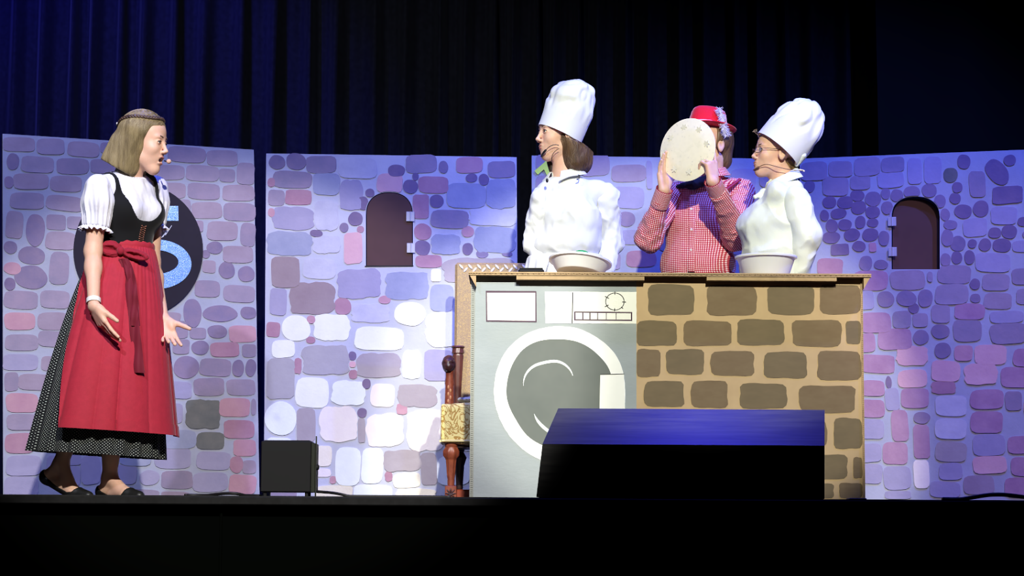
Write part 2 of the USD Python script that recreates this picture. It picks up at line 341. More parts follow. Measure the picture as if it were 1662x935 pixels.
class Panel:
    def __init__(s, label, pxl, Yl, pxr, Yr, corners, hole=None, group=None, mortar='mortar'):
        A, B = P(pxl, 800, Yl), P(pxr, 800, Yr); s.A = np.array([A[0], Yl, 0.]); d = np.array([B[0] - A[0], Yr - Yl, 0]); s.d = d / np.linalg.norm(d)
        s.n = np.array([s.d[1], -s.d[0], 0.]); s.t = thing('castle_wall_panel', label, 'stage wall panel', s.A, math.atan2(s.d[1], s.d[0]), group)
        q = [s.uv(*c) for c in corners]; q = [(u, 0.0 if k >= 2 else z) for k, (u, z) in enumerate(q)]   # top left, top right, bottom right, bottom left
        s.poly = Polygon(q); s.hole = None
        body = s.poly
        if hole is not None: s.hole = hole(s); body = body.difference(s.hole)
        obj('board', prism(body, .018, 0.0), M_[mortar], s.t, smooth=False, local=True)
        fr = unary_union([LineString([q[k], q[(k + 1) % 4]]).buffer(.02, cap_style=2) for k in range(4)]).intersection(s.poly)
        obj('back_frame', prism(fr, .03, .0185), BOARD_EDGE, s.t, smooth=False, local=True)
        s.k = 0; s.done = []
    def uv(s, px, py):
        p = on_plane(px, py, s.A, s.n) - s.A; return float(np.dot(p, s.d)), float(p[2])
    def stones(s, ox, oy, rows, scale=3.995, name='stone'):
        for row in rows:
            x0, y0, x1, y1 = row[:4]; kind = row[4] if len(row) > 4 else 'm'; w = row[5] if len(row) > 5 else ''
            a, b = s.uv(ox + x0 / scale, oy + y0 / scale), s.uv(ox + x1 / scale, oy + y1 / scale); s.stone(min(a[0], b[0]), min(a[1], b[1]), max(a[0], b[0]), max(a[1], b[1]), kind, w, name)
    def stone(s, u0, z0, u1, z1, kind, w, name='stone'):
        n = 40 if 'w' in w else 26; th = np.arange(n) / n * 2 * math.pi; rx, rz = (u1 - u0) / 2, (z1 - z0) / 2
        e = {'o': 2.15, 'd': 2.2}.get(kind, 4.6 if rx * rz > .0006 else 2.6); e = 2.2 if 'e' in w else e; e = 7. if 'q' in w else e
        k = (np.abs(np.cos(th)) ** e + np.abs(np.sin(th)) ** e) ** (-1 / e)
        ph = SRNG.uniform(0, 6.28, 6); am = SRNG.uniform(.4, 1, 6); wv = .045 if e < 3 else .03
        k = k * (1 + wv * sum(am[j] * np.sin((j + 2) * th + ph[j]) / (j + 2) * 1.6 for j in range(4)))
        if 'w' in w: k = k * (1 + .035 * np.sin(13 * th + ph[4]) * (.5 + .5 * np.sin(3 * th + ph[5])) + .03 * np.sin(7 * th + ph[1]))
        x, z = rx * k * np.cos(th), rz * k * np.sin(th); rr = math.radians(SRNG.uniform(-3, 3) + (38 if 'x' in w else 0))
        if 'x' in w: x = x * .78; z = z * .95
        pts = np.stack([(u0 + u1) / 2 + x * math.cos(rr) - z * math.sin(rr), (z0 + z1) / 2 + x * math.sin(rr) + z * math.cos(rr)], 1)
        g = Polygon(pts).buffer(0).intersection(s.poly.buffer(.004 if 't' not in w else .02)).buffer(0)
        if s.hole is not None: g = g.difference(s.hole.buffer(.004))
        if g.is_empty or g.area < 1e-5: return
        if g.geom_type != 'Polygon': g = max(g.geoms, key=lambda a: a.area)
        g = Polygon(g.exterior); s.k += 1; s.done.append(g)
        t = .0026 + .00001 * s.k; v, f = prism(g, t, -t)
        # the card is not quite flat: its lower edge lifts a little
        c = g.centroid; lift = SRNG.uniform(.0002, .0020); v[:, 1] -= np.clip((c.y - v[:, 2]) / max(rz, .01), 0, 1) ** 2 * lift * (v[:, 1] < -t * .5)
        ms = M_[kind]; obj(name, (v, f), ms[int(SRNG.integers(len(ms)))], s.t, smooth=False, local=True)
    def fill(s, kinds, w=.20, h=.125):
        """stones for the stretches that stand behind other things"""
        b = s.poly.bounds; nr = int((b[3] - b[1]) / h)
        for r in range(nr):
            u = b[0] + .03 + (r % 2) * w * .45
            while u < b[2] - .1:
                ww = w * SRNG.uniform(.55, .95); q = sbox(u, b[1] + r * h + .012, u + ww, b[1] + (r + 1) * h - .010); area = sum(q.intersection(d).area for d in s.done if d.intersects(q)); kd = kinds[int(SRNG.integers(len(kinds)))]
                if area < .012 * q.area and s.poly.contains(q) and s.k < 290: s.stone(*q.bounds, kd, '')
                u += ww + .02
    def flat(s, poly, name, m, t=.003, y=0.0, label=None):
        return obj(name, prism(poly, t, y - t), m, s.t, smooth=False, local=True, label=label)
    def poly_px(s, pts): return Polygon([s.uv(*p) for p in pts]).buffer(0)
    def line_px(s, pts, w): return LineString([s.uv(*p) for p in pts]).buffer(w, cap_style=1)

# --- panel with the glitter numeral, far left
p1 = Panel('leftmost castle wall panel, with a dark disc and glittering blue numeral', 4, 1.12, 421, 1.46, [(4, 217), (412, 243), (421.5, 812), (5, 812)])
def ellipse_px0(pn, cx, cy, rx, ry, n=72): return pn.poly_px([(cx + rx * math.cos(a), cy + ry * math.sin(a)) for a in np.arange(n) / n * 2 * math.pi])
A_ = [(20,45,225,150),(238,55,418,168),(440,75,642,185),(650,82,760,160),(45,152,122,266,'o'),(138,170,347,287),(368,182,575,297),(585,190,760,290),(28,302,88,383,'o'),(88,280,313,395),(325,297,530,410),(560,310,740,420),(65,405,285,522,'m'),(300,425,540,535),(40,528,147,710),(170,545,288,760,'o'),(303,550,425,655,'m','q'),(435,562,540,650),(295,660,490,785),(25,722,110,808,'o'),(118,757,292,880,'o'),(322,795,445,1007),
      (1090,105,1330,222),(1340,130,1540,242),(980,225,1195,333),(1205,228,1420,342),(1420,252,1522,345),(1535,215,1650,360),(980,340,1205,455),(1215,345,1425,460),(1442,355,1650,470),(1240,468,1440,583),(1450,470,1655,600),(1165,452,1235,560),(1250,590,1318,668),(1342,593,1540,725),(1560,605,1655,760),(1340,725,1443,810,'o'),(1310,780,1360,838,'o'),(1445,752,1640,870),(1312,848,1398,932)]
p1.stones(0, 210, A_)
B_ = [(25,20,135,105,'p','e'),(95,40,305,200,'o'),(28,122,100,205,'d'),(25,205,245,330),(262,203,450,325),(30,345,225,465,'p'),(245,345,440,465),(35,487,245,600),(250,465,420,575),(20,615,245,728,'l'),(268,630,400,730),(30,735,118,860),(118,745,330,855),(1418,18,1522,130,'o'),(1545,45,1648,153,'o'),(1262,138,1425,252),(1450,168,1650,287),(1190,258,1305,445,'o'),(1318,298,1535,413,'o'),(1560,308,1660,393,'o'),(1060,345,1170,405),(1345,428,1472,517,'o'),(1230,445,1335,522),(1485,430,1660,545,'p'),(1060,400,1218,520),(1120,520,1228,620),(1243,528,1353,625,'o'),(1365,538,1550,640,'p'),(1570,553,1660,640),(1000,640,1118,785,'o'),(1125,630,1290,778,'o'),(1295,645,1498,765),(1505,655,1582,765,'o'),(1592,650,1660,765,'o')]
p1.stones(0, 420, B_)
C_ = [(1060,75,1243,190,'l'),(1255,52,1455,172),(1470,60,1655,170),(1060,215,1183,350,'l'),(1208,193,1422,385,'k','qw'),(1422,182,1620,308,'p'),(1628,190,1660,295),(1450,325,1648,448,'p'),(1050,390,1270,515,'b'),(1275,403,1452,520,'k'),(1512,452,1660,562,'p'),(1000,500,1238,643,'l'),(1275,530,1492,652,'l'),(1490,558,1575,672,'p','e'),(1572,588,1660,675),(770,500,980,625,'b'),(750,615,885,745,'l'),(905,650,1032,752,'l','e'),(1045,655,1250,775),(1250,665,1475,795,'l'),(1485,680,1660,810,'p'),(830,775,1030,835),(1045,790,1230,835),(40,150,245,280,'p'),(45,285,250,395),(35,410,220,545,'p'),(40,555,265,690,'l'),(30,690,245,840,'l'),(430,550,525,620,'l'),(430,625,520,755,'l'),(525,560,650,745,'l'),(300,560,410,700,'l')]
p1.stones(0, 600, C_)
p1.hole = ellipse_px0(p1, 224, 407, 108, 111); p1.fill('mmlp'); p1.hole = None
DISC = mat('matt_black_disc_paint', lin(34, 28, 44), rough=.7, spec=.2, var=.15, scale=6)
def ellipse_px(pn, cx, cy, rx, ry, n=72): return pn.poly_px([(cx + rx * math.cos(a), cy + ry * math.sin(a)) for a in np.arange(n) / n * 2 * math.pi])
disc = ellipse_px(p1, 224, 407, 105, 108); p1.flat(disc, 'disc', DISC, .006, -.0062, 'matt black round disc')
GLT = usdkit.material(stage, '/World/Looks/blue_glitter', {
    'tc': ('texture_coordinate', {}), 'v': ('voronoi_texture', {'scale': 620.}), 'r': ('rgb_ramp', {'ramp': [(0, lin(70, 120, 230)), (.35, lin(110, 165, 245)), (.7, lin(190, 215, 255)), (1, lin(245, 250, 255))], 'interpolate': False}),
    's': ('separate_color', {}), 'b': ('bump', {'strength': .6, 'distance': .002}), 'p': ('principled_bsdf', {'roughness': .35, 'metallic': .35})},
    [('tc.object', 'v.vector'), ('v.color', 's.color'), ('s.r', 'r.fac'), ('r.color', 'p.base_color'), ('s.g', 'b.height'), ('b.normal', 'p.normal')], surface='p.BSDF')
num = unary_union([p1.poly_px([(212, 335), (288.5, 335), (289, 359), (212, 359)]), p1.poly_px([(212, 335), (234, 335), (234, 410), (212, 410)]),
    ellipse_px(p1, 254, 429.5, 56, 40).difference(ellipse_px(p1, 247, 426, 42, 20)).intersection(p1.poly_px([(232, 380), (330, 380), (330, 480), (212, 480), (212, 440)]))])
p1.flat(num, 'glitter_number', GLT, .004, -.0124, 'glittering pale blue numeral 5')
CHALK = mat('chalk_white', lin(190, 190, 205), rough=.9)
p1.flat(unary_union([p1.line_px(q, .0018) for q in ([(250, 384), (258, 377)], [(262, 386), (270, 376), (268, 382), (278, 367)], [(264, 385), (272, 373)])]), 'chalk_mark', CHALK, .0008, -.0124)

# --- panel with the closed shutter, centre left
SHUT = mat('shutter_dark_brown_paint', lin(78, 50, 52), rough=.65, spec=.25, var=.12, scale=5)
CLEAR = mat('hinge_clear_tape', lin(215, 215, 225), rough=.15, spec=.8, metal=.3)
BLACK = mat('black_line_paint', lin(20, 12, 16), rough=.7)
def arch(pn, x0, y0, x1, y1, ry):
    cx, rx = (x0 + x1) / 2, (x1 - x0) / 2; e = 2.35
    top = [(cx + rx * np.sign(math.cos(a)) * abs(math.cos(a)) ** (2 / e), y0 + ry - ry * math.sin(a) ** (2 / e)) for a in np.linspace(0, math.pi, 28)]
    return pn.poly_px([(x1, y1)] + top + [(x0, y1)])
def hinge(pn, px, py, w=9, h=16):
    u, z = pn.uv(px, py); s_ = S(1.6); hw, hh = w / s_ / 2, h / s_ / 2
    g = cat_(bx(u - hw * 1.5, -.0125, z - hh, u - .003, -.0095, z + hh, .001), bx(u + .003, -.0125, z - hh, u + hw * 1.5, -.0095, z + hh, .001), xf(tube([[0, 0, -hh], [0, 0, hh]], .0042, 8), t=[u, -.012, z]))
    obj('hinge', g, CLEAR, pn.t, smooth=30, local=True)
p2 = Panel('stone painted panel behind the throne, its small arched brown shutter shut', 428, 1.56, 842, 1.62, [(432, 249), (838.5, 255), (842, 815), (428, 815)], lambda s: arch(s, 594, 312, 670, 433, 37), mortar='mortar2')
p2.flat(arch(p2, 595.2, 313.4, 669, 431, 36.4), 'shutter', SHUT, .012, .010, 'dark brown arched shutter')
p2.flat(p2.line_px([(593, 432.4), (670, 431.6)], .003), 'sill_line', BLACK, .003, -.0005)
hinge(p2, 666, 352); hinge(p2, 667, 403)
D_ = [(35,30,138,125,'o'),(145,18,275,128,'o','t'),(275,35,470,150),(487,45,732,185,'L'),(805,92,915,172,'d'),(922,26,1120,150,'m','t'),(1135,68,1195,150,'o'),(1247,42,1420,148,'p'),(1455,68,1630,180),(60,132,310,248),(25,178,75,238,'p','e'),(320,145,493,292,'b'),(30,255,135,362),(140,255,310,355,'p','q'),(28,375,72,432,'p','e'),(60,365,322,518,'l','w'),(330,325,485,520,'L','w'),(495,190,640,390,'l','w'),(660,248,717,305,'d'),(600,300,680,387,'d'),(735,150,900,278,'P'),(905,188,998,282,'d'),(963,145,1005,195,'d'),(1003,168,1197,280,'p'),(1310,150,1385,208,'d'),(1395,152,1460,228,'d'),(1188,210,1440,378,'b'),(1445,185,1635,378,'b','w'),(967,285,1070,445,'p','q'),(1075,288,1167,372,'d'),(1085,385,1328,508),(1334,380,1635,490,'L','qw'),(548,400,642,490,'d'),(492,470,550,532,'o'),(605,490,650,535,'p','e'),(300,515,382,562,'d'),(25,524,310,685,'b','w'),(320,555,498,668,'L','w'),(522,532,638,738,'P','q'),(975,475,1088,582,'p','e'),(978,582,1080,682,'d'),(985,678,1155,762,'p'),(1285,490,1362,565,'p','e'),(1362,495,1635,665,'b','w'),(1085,545,1275,675,'b','w'),(1288,600,1356,680,'d'),(1378,645,1455,700,'o'),(1545,655,1612,690,'o'),(50,690,232,890,'B','q'),(255,703,468,835,'L'),(1085,770,1150,852,'Q','q'),(1165,695,1640,865,'g','w'),(480,770,757,960,'l','qw'),(790,790,1068,968,'b','qw')]
p2.stones(428, 244, D_)
E_ = [(170,72,462,280,'B','w'),(42,110,147,288,'l','q'),(458,172,567,285,'p','e'),(745,160,823,213,'p','e'),(570,215,815,333,'L','qw'),(850,197,1048,358,'W','e'),(1080,85,1230,265,'b'),(1050,265,1330,493,'W','w'),(18,330,105,428,'p'),(118,287,303,455,'W','e'),(280,288,335,340,'p','e'),(275,425,335,470,'p','e'),(328,278,555,452,'W','w'),(590,362,908,515,'W'),(55,447,200,563,'W'),(200,565,245,665,'p','w'),(255,480,550,673,'g','qw'),(552,520,600,580,'d'),(555,585,597,625,'P'),(553,640,607,700,'p','w'),(605,530,887,692,'g','w'),(900,513,1020,700,'W','w'),(1040,510,1232,712,'l','q'),(20,565,200,828,'g','q'),(210,690,420,887,'W'),(443,712,658,870,'W','w'),(640,697,693,765,'d'),(695,730,848,883,'Q'),(870,735,1123,883,'g','w'),(862,860,930,930,'p','w')]
p2.stones(428, 440, E_)
F_ = [(12,205,210,428,'W','e'),(215,250,335,470,'g','q'),(365,238,605,467,'Q','w'),(608,248,668,312,'d'),(612,315,658,473,'g','q'),(668,285,905,500,'Q','w'),(928,262,1180,525,'Q','w'),(20,440,180,560,'W'),(345,492,440,628,'C'),(300,640,435,697,'Q'),(428,690,470,740,'p','w'),(465,505,628,750,'W'),(635,508,775,738,'W'),(785,660,835,725,'p','w'),(780,520,1015,660,'g','qw'),(840,668,1015,768,'C'),(1018,540,1122,748,'g','q'),(335,750,578,845,'C'),(583,745,832,845,'W'),(860,770,1115,845,'C','w'),(1125,560,1340,750,'W')]
p2.stones(428, 600, F_); p2.fill('gmWl')

# --- blue lit panel behind the cooks
p3 = Panel('plain stone painted panel behind the two cooks and the checked shirt', 863, 1.60, 1294, 1.64, [(863, 252.5), (1294, 258), (1296, 815), (863, 815)])
H3 = [(55,135,300,262),(-170,60,40,220),(300,110,345,310,'l'),(60,290,285,450,'l'),(95,470,225,575,'o'),(20,580,110,700,'l'),(160,745,370,865,'p'),(105,600,350,705,'l'),(900,165,1080,310,'l'),(1100,150,1260,300),(880,330,1100,450),(1140,330,1330,470),(400,140,560,270),(600,130,840,280),(400,300,640,440),(680,310,850,450),(380,470,560,600),(590,470,820,600),(860,480,1040,620),(1080,500,1280,630),(390,630,620,760),(650,640,860,760),(900,650,1100,780),(1130,660,1330,790),(-480,60,-330,180),(-480,210,-300,330),(-290,100,-180,220,'o'),(-480,360,-330,480),(-300,260,-120,380),(-480,520,-330,640),(-300,410,-90,540),(-480,680,-300,800),(-270,580,-80,700),(-60,480,60,600,'o'),(-260,740,-40,860),(0,760,120,880)]
p3.stones(980, 236, H3, 4.369)
for r_ in range(6):
    for c_ in range(6):
        a, b = p3.uv(868 + c_ * 71 + (r_ % 2) * 18, 452 + r_ * 58 + 5 * (c_ % 2)), p3.uv(868 + c_ * 71 + 58 + (r_ % 2) * 18, 452 + r_ * 58 + 46)
        p3.stone(a[0], b[1], b[0], a[1], 'mlR'[(r_ + c_) % 3], '')
GRN = mat('lime_green_tape', lin(222, 252, 96), rough=.6)
def strip(pn, a, b, w): return pn.line_px([a, b], w / S(1.6) / 2)
p3.flat(unary_union([LineString([p3.uv(870, 281), p3.uv(892, 262)]).buffer(.013, cap_style=2), LineString([p3.uv(884, 268), p3.uv(900, 300)]).buffer(.014, cap_style=2), LineString([p3.uv(884, 266), p3.uv(915, 272)]).buffer(.013, cap_style=2)]), 'green_tape', GRN, .001, -.0075, 'lime green tape strips')

# --- panel with the opened shutter, far right
p4 = Panel('rightmost castle wall panel, with an arched shutter standing ajar', 1298, 1.66, 1760, 1.30, [(1298, 257.5), (1760, 239), (1760, 818), (1298, 815)], lambda s: arch(s, 1447, 319, 1525, 437, 34))
g4 = arch(p4, 1448.5, 320.5, 1523.5, 436, 33.5); u0 = g4.bounds[0]
v, f = prism(g4, .008, .016); a4 = math.radians(9); x = v[:, 0] - u0; y = v[:, 1].copy()
v = np.stack([u0 + x * math.cos(a4) - (y - .016) * math.sin(a4), .016 + x * math.sin(a4) + (y - .016) * math.cos(a4), v[:, 2]], 1)
obj('shutter', (v, f), mat('shutter_brown_paint', lin(84, 54, 50), rough=.65, spec=.25, var=.12, scale=5), p4.t, smooth=False, local=True, label='dark brown arched shutter, ajar')
hinge(p4, 1448, 360, 9, 15); hinge(p4, 1449, 409, 9, 15)
G_ = [(215,110,388,225),(395,105,550,202),(560,80,733,195),(737,78,887,172),(710,174,885,272,'l'),(905,85,1002,250,'l'),(1012,75,1130,245,'l'),(235,230,308,302,'o'),(355,205,525,325),(535,197,668,285),(535,290,628,360,'d'),(355,332,447,405,'d'),(452,330,555,410,'d'),(632,300,735,395,'o'),(735,275,795,350,'o'),(797,285,878,365,'o'),(882,265,988,340,'o'),(998,250,1098,335,'o'),(540,362,640,445,'d'),(632,395,730,470,'d'),(735,365,815,445,'o'),(408,410,512,475,'d'),(340,420,398,490,'d'),(378,480,455,565,'d'),(457,480,545,550,'d'),(567,458,635,538,'d'),(645,473,718,530,'d'),(355,560,470,635,'d'),(495,540,598,620,'d'),(612,540,720,620,'d'),(717,555,790,650,'o'),(410,640,527,712,'d','q'),(548,622,637,687,'d'),(658,632,705,690,'p','q'),(595,715,678,815,'o'),(690,743,780,805,'o'),(320,735,490,840,'p'),(1080,320,1155,405,'o'),(1120,410,1182,488,'o'),(1140,485,1230,545,'o'),(1125,545,1205,655,'o'),(1183,590,1285,685,'o'),(1230,60,1315,152,'d'),(1140,145,1232,240,'k','e'),(1195,240,1265,305,'d'),(1178,310,1253,378,'d'),(1305,168,1415,335),(1405,82,1572,265,'d','x'),(1530,62,1610,132,'d'),(1455,268,1655,375,'d','q'),(1210,385,1325,472,'d'),(1330,360,1435,462,'d'),(1445,400,1620,510,'l'),(1265,475,1425,590,'l'),(1430,533,1515,602,'d'),(1517,515,1617,605,'d'),(1458,605,1580,692,'d'),(1297,610,1357,665,'d'),(1368,605,1450,685,'d'),(1620,465,1690,525,'d'),(1120,700,1187,782,'o'),(1190,688,1262,768,'d'),(1275,680,1343,772,'d'),(1345,700,1575,820,'l'),(1585,620,1760,690,'l'),(1100,780,1320,895),(1310,865,1378,935,'d'),(1390,835,1570,940),(1580,800,1760,900),(1670,80,1850,260),(1690,280,1860,380),(1700,400,1880,500),(1650,540,1800,610,'o')]
p4.stones(1246, 236, G_)
Hh = [(560,40,782,162,'R'),(795,38,1022,160),(1033,45,1072,110),(1085,128,1303,255),(1400,184,1585,285),(1610,155,1780,255),(600,165,690,290,'l'),(710,170,820,275,'o'),(835,168,965,268,'o'),(973,160,1072,273,'o'),(912,250,983,313,'d'),(1060,258,1185,375),(1312,188,1382,245,'o'),(1210,252,1410,352,'R'),(810,300,930,410),(940,313,1040,403),(600,310,800,440,'R'),(1060,385,1180,478,'o'),(1200,355,1390,495),(943,422,1045,518,'o'),(715,414,935,550,'R'),(600,445,700,565,'R'),(1440,380,1680,510),(1080,505,1190,605,'o'),(835,530,1040,650,'P','w'),(600,585,825,700,'R','q'),(1210,522,1330,622,'p'),(1338,520,1552,645,'P'),(1590,545,1760,660,'R'),(845,680,1035,795,'P'),(1060,622,1250,755,'P'),(1275,640,1490,775,'P','w'),(1510,664,1720,795,'R'),(765,722,805,800,'d'),(1060,756,1220,835,'p','w'),(600,750,760,850,'R'),(1440,300,1660,375,'l')]
p4.stones(1246, 430, Hh)
Ii = [(760,120,855,265,'l'),(862,122,1048,248,'R'),(1085,170,1293,300,'L'),(1312,130,1532,255,'R'),(1538,140,1650,265),(600,195,760,310,'R'),(800,262,915,465,'R'),(943,275,1055,350,'o'),(943,358,1053,575,'R','q'),(1085,318,1290,450,'L'),(1315,270,1525,412,'R'),(600,320,755,450,'l'),(1330,417,1540,560,'l'),(1555,430,1740,545,'R'),(745,470,910,615,'R'),(600,480,740,600,'l'),(1085,468,1293,597,'g'),(1330,560,1550,675,'P'),(1575,570,1740,690,'R'),(750,625,930,780,'l'),(600,610,745,740,'l'),(945,585,1050,770,'Q'),(1110,605,1265,715,'l'),(1050,725,1250,830,'l'),(1270,685,1470,810),(1535,700,1740,830,'R'),(1660,180,1800,300,'P'),(760,785,930,840,'l')]  # pale tones low on this panel also put the warm light streak into the colour
p4.stones(1246, 600, Ii); p4.fill('mRl')

# ------------------------------------------------------------------ cardboard counter: washing machine and brick wall
YC = 0.0
def W(px, py, Y=YC): p = P(px, py, Y); return p[0], p[2]
def poly(pts, Y=YC): return Polygon([W(a, b, Y) for a, b in pts]).buffer(0)
def line(pts, w, Y=YC, cap=2): return LineString([W(a, b, Y) for a, b in pts]).buffer(w / S(Y) / 2, cap_style=cap, join_style=2)
counter = thing('cardboard_counter', 'long cardboard counter painted as a washing machine beside a brick wall', 'counter', (W(1080, 700)[0], 0.0, 0))
CARD = mat('brown_corrugated_card', lin(176, 150, 118), rough=.85, spec=.15, var=.1, scale=20)
GREY = mat('washer_grey_paint', lin(146, 154, 160), rough=.6, spec=.3, color2=lin(156, 163, 168), scale=3., bump=.15, bscale=40, stretch=(1, 1, 2))
MORT = mat('brick_mortar_tan_paint', lin(186, 158, 124), rough=.7, spec=.2, color2=lin(196, 168, 132), scale=7.)
BRK = [mat('brick_brown_paint', lin(110, 96, 76), rough=.7, spec=.2, color2=lin(120, 104, 82), scale=9., stretch=(1, 1, 2.5)), mat('brick_umber_paint', lin(116, 97, 76), rough=.7, spec=.2, color2=lin(124, 106, 84), scale=12., stretch=(1, 1, 2))]
WHT = mat('washer_white_paint', lin(238, 238, 236), rough=.55, spec=.3, var=.02, scale=12)
DGR = mat('washer_door_grey_paint', lin(96, 102, 100), rough=.6, spec=.3, color2=lin(106, 111, 108), scale=4.)
INK = mat('purple_marker', lin(78, 56, 74), rough=.7); INK2 = mat('black_marker', lin(30, 26, 30), rough=.7)
xl, xs, xr = W(768, 700)[0], W(1033, 620)[0], W(1399.5, 620)[0]; zt = W(1080, 447)[1]
D = .28
obj('washer_front', prism(sbox(xl, 0, xs, zt), .006, 0), GREY, counter, smooth=False, label='grey painted washing machine front')
obj('brick_front', prism(sbox(xs, 0, xr, zt), .006, 0), MORT, counter, smooth=False, label='tan painted brick wall front')
obj('side_board', bx(xl, .0062, 0, xl + .006, D, zt), CARD, counter, smooth=False); obj('side_board', bx(xr - .006, .0062, 0, xr, D, zt), CARD, counter, smooth=False)
# the cut edge of the corrugated card, left and right: facings and flutes
def flutes(x, w, z0, z1, n):
    ms = [bx(x, -.0055, z0, x + w * .22, -.0005, z1), bx(x + w * .78, -.0055, z0, x + w, -.0005, z1)]
    ms.append(bx(x + w * .1, -.0018, z0, x + w * .9, -.0004, z1)); zz = np.linspace(z0, z1, n)
    ms += [bx(x + w * .2, -.0045, z, x + w * .8, -.0005, z + (z1 - z0) / n * .38) for z in zz[:-1]]
    return cat_(*ms)
CARDW = mat('card_edge_grey', lin(150, 152, 148), rough=.85)
obj('corrugated_edge', flutes(xl - .014, .017, 0, zt, 110), CARDW, counter, smooth=False)
obj('corrugated_edge', flutes(xr - .003, .009, 0, zt, 110), CARD, counter, smooth=False)
# lid
lx0, lx1 = W(761, 446)[0], W(1411, 446)[0]; zb, zl = W(1080, 448, -.05)[1], W(1080, 442.6, -.05)[1]
lid = obj('lid', cat_(bx(lx0, -.05, zl - .006, lx1, D + .03, zl), bx(lx0, -.05, zb, lx1, D + .03, zb + .004)), CARD, counter, smooth=False, label='brown corrugated cardboard lid')
nf = 150; xx = np.linspace(lx0, lx1, nf); fz = []
for k in range(nf - 1): a, b = (zb + .004, zl - .006) if k % 2 else (zl - .006, zb + .004); fz.append(tube([[xx[k], -.047, a], [xx[k + 1], -.047, b]], .0016, 4))
obj('lid_flute', cat_(*fz), CARD, lid, smooth=False)
for (a, b, y0, y1) in ((838, 1046, 448, 453.5), (1147, 1358, 448.5, 455)):
    q0, q1 = W(a, y1, -.046), W(b, y0, -.046); obj('lid_flap', bx(q0[0], -.046, W(a, y1, -.046)[1], q1[0], .06, zb - .0004), CARD, counter, smooth=False)
for x, sg in ((lx0 + .004, 1), (lx1 - .004, -1)):
    g = Polygon([(x, zb), (x + sg * .028, zb), (x + sg * .028, zb - .05)]); obj('gusset', prism(g, .05, -.045), CARD, counter, smooth=False)
k_ = [0]
def dec(name, g, m, t=.0012, y=0.0, label=None): return obj(name, prism(g, t, y - t), m, counter, smooth=False, label=label)
def rough_(g, a=.0011, s=0):
    q = g.segmentize(.012); e = np.array(q.exterior.coords)[:-1]; n = (meshkit.noise(np.stack([e[:, 0] * 60, e[:, 1] * 60, e[:, 0] * 0 + s], 1)) - .5) * 2 * a
    m_ = (meshkit.noise(np.stack([e[:, 0] * 60, e[:, 1] * 60, e[:, 0] * 0 + s + 9], 1)) - .5) * 2 * a
    return Polygon(e + np.stack([n, m_], 1), [list(i.coords) for i in q.interiors]).buffer(0)
dec('detergent_drawer', poly([(789.5, 474.5), (869.5, 474.8), (870, 521.5), (790, 520.6)]), WHT, label='white detergent drawer')
fr_ = unary_union([line([(788.5, 473.5), (870, 474)], 3), line([(869.6, 473), (870, 523)], 2), line([(789, 521), (871, 522)], 2.4), line([(789.5, 473), (790, 522)], 2)])
dec('drawer_outline', fr_, INK, .0016)
dec('control_panel', rough_(poly([(884.5, 473.5), (1033, 474), (1033, 525.5), (885, 525)])), WHT, label='white control panel')
dec('panel_line', line([(929.6, 474.5), (928.6, 525)], 1.4), INK2, .0016)
R1, R2 = 15.6, 14.4
ring = Polygon([W(998 + R1 * math.cos(a), 489.6 + .92 * R1 * math.sin(a)) for a in np.linspace(0, 6.2832, 48)[:-1]], [[W(998 + R2 * math.cos(a), 489.6 + .92 * R2 * math.sin(a)) for a in np.linspace(0, 6.2832, 48)[:-1]]])
ticks = [line([(998 + a * math.cos(t), 489.6 + .92 * a * math.sin(t)), (998 + b * math.cos(t), 489.6 + .92 * b * math.sin(t))], 1.3) for t, a, b in ((-1.57, 12, 18), (0.05, 12, 18), (2.62, 12, 19), (3.66, 11, 18.5), (1.6, 12, 17), (.75, 14, 18))]
dec('dial', unary_union([ring] + ticks), INK2, .0016)
dec('button_row', unary_union([line([(932.5, 506.5), (1025, 507.5), (1025, 520), (933, 519.3), (932.8, 506)], 2.1)] + [line([(x, 507), (x, 519.5)], w) for x, w in ((946, 1.8), (957.5, 2), (970, 1.4), (984, 1.2), (1000, 1.2))]), INK, .0016)
def zp(pts): return [(740 + x / 2.2806, 420 + y / 2.2806) for x, y in pts]
def smooth_poly(pts, n=90):
    p = spline(np.array(pts + pts[:1]), n)[:-1]; return Polygon([W(*q) for q in p]).buffer(0)
outer = smooth_poly(zp([(140,490),(150,420),(180,350),(230,297),(300,262),(380,250),(450,258),(520,290),(570,330),(605,380),(622,440),(626,520),(612,610),(572,690),(500,742),(410,760),(330,750),(260,715),(210,670),(170,610),(148,550)]))
inner = smooth_poly(zp([(187,490),(195,430),(215,380),(250,335),(300,307),(370,298),(440,305),(490,327),(535,365),(565,405),(574,430),(570,520),(530,630),(470,690),(390,710),(320,690),(265,655),(225,600),(197,545)]))
handle = poly(zp([(534, 429), (622, 427), (626, 560), (531, 560)]))
dec('door_ring', rough_(outer), WHT, .0012, label='white round door ring')
dec('door_glass', inner.difference(handle), DGR, .0010, -.0012, label='dark grey round door glass')
dec('door_handle', handle, WHT, .0018, -.0012); dec('handle_line', line(zp([(534, 429), (623, 427)]), 1.1), INK2, .0021, -.0012)
def brush(pts, w):
    p = spline(np.array([W(*q) for q in zp(pts)]), 26); tt = np.linspace(0, 1, 26); ww = w / S(0) * np.sin(np.pi * np.clip(tt, .02, .98)) ** .6 / 2
    return unary_union([LineString(p[i:i + 2]).buffer(float(ww[i]), cap_style=1) for i in range(25)]).simplify(.0004)
HL = mat('highlight_white_paint', lin(205, 212, 212), rough=.6)
dec('highlight', brush([(250,470),(258,430),(285,400),(330,384),(372,380),(408,396),(432,432)], 5), HL, .0010, -.0022)
dec('highlight', brush([(290,575),(312,612),(345,640),(378,662)], 5.5), HL, .0010, -.0022)
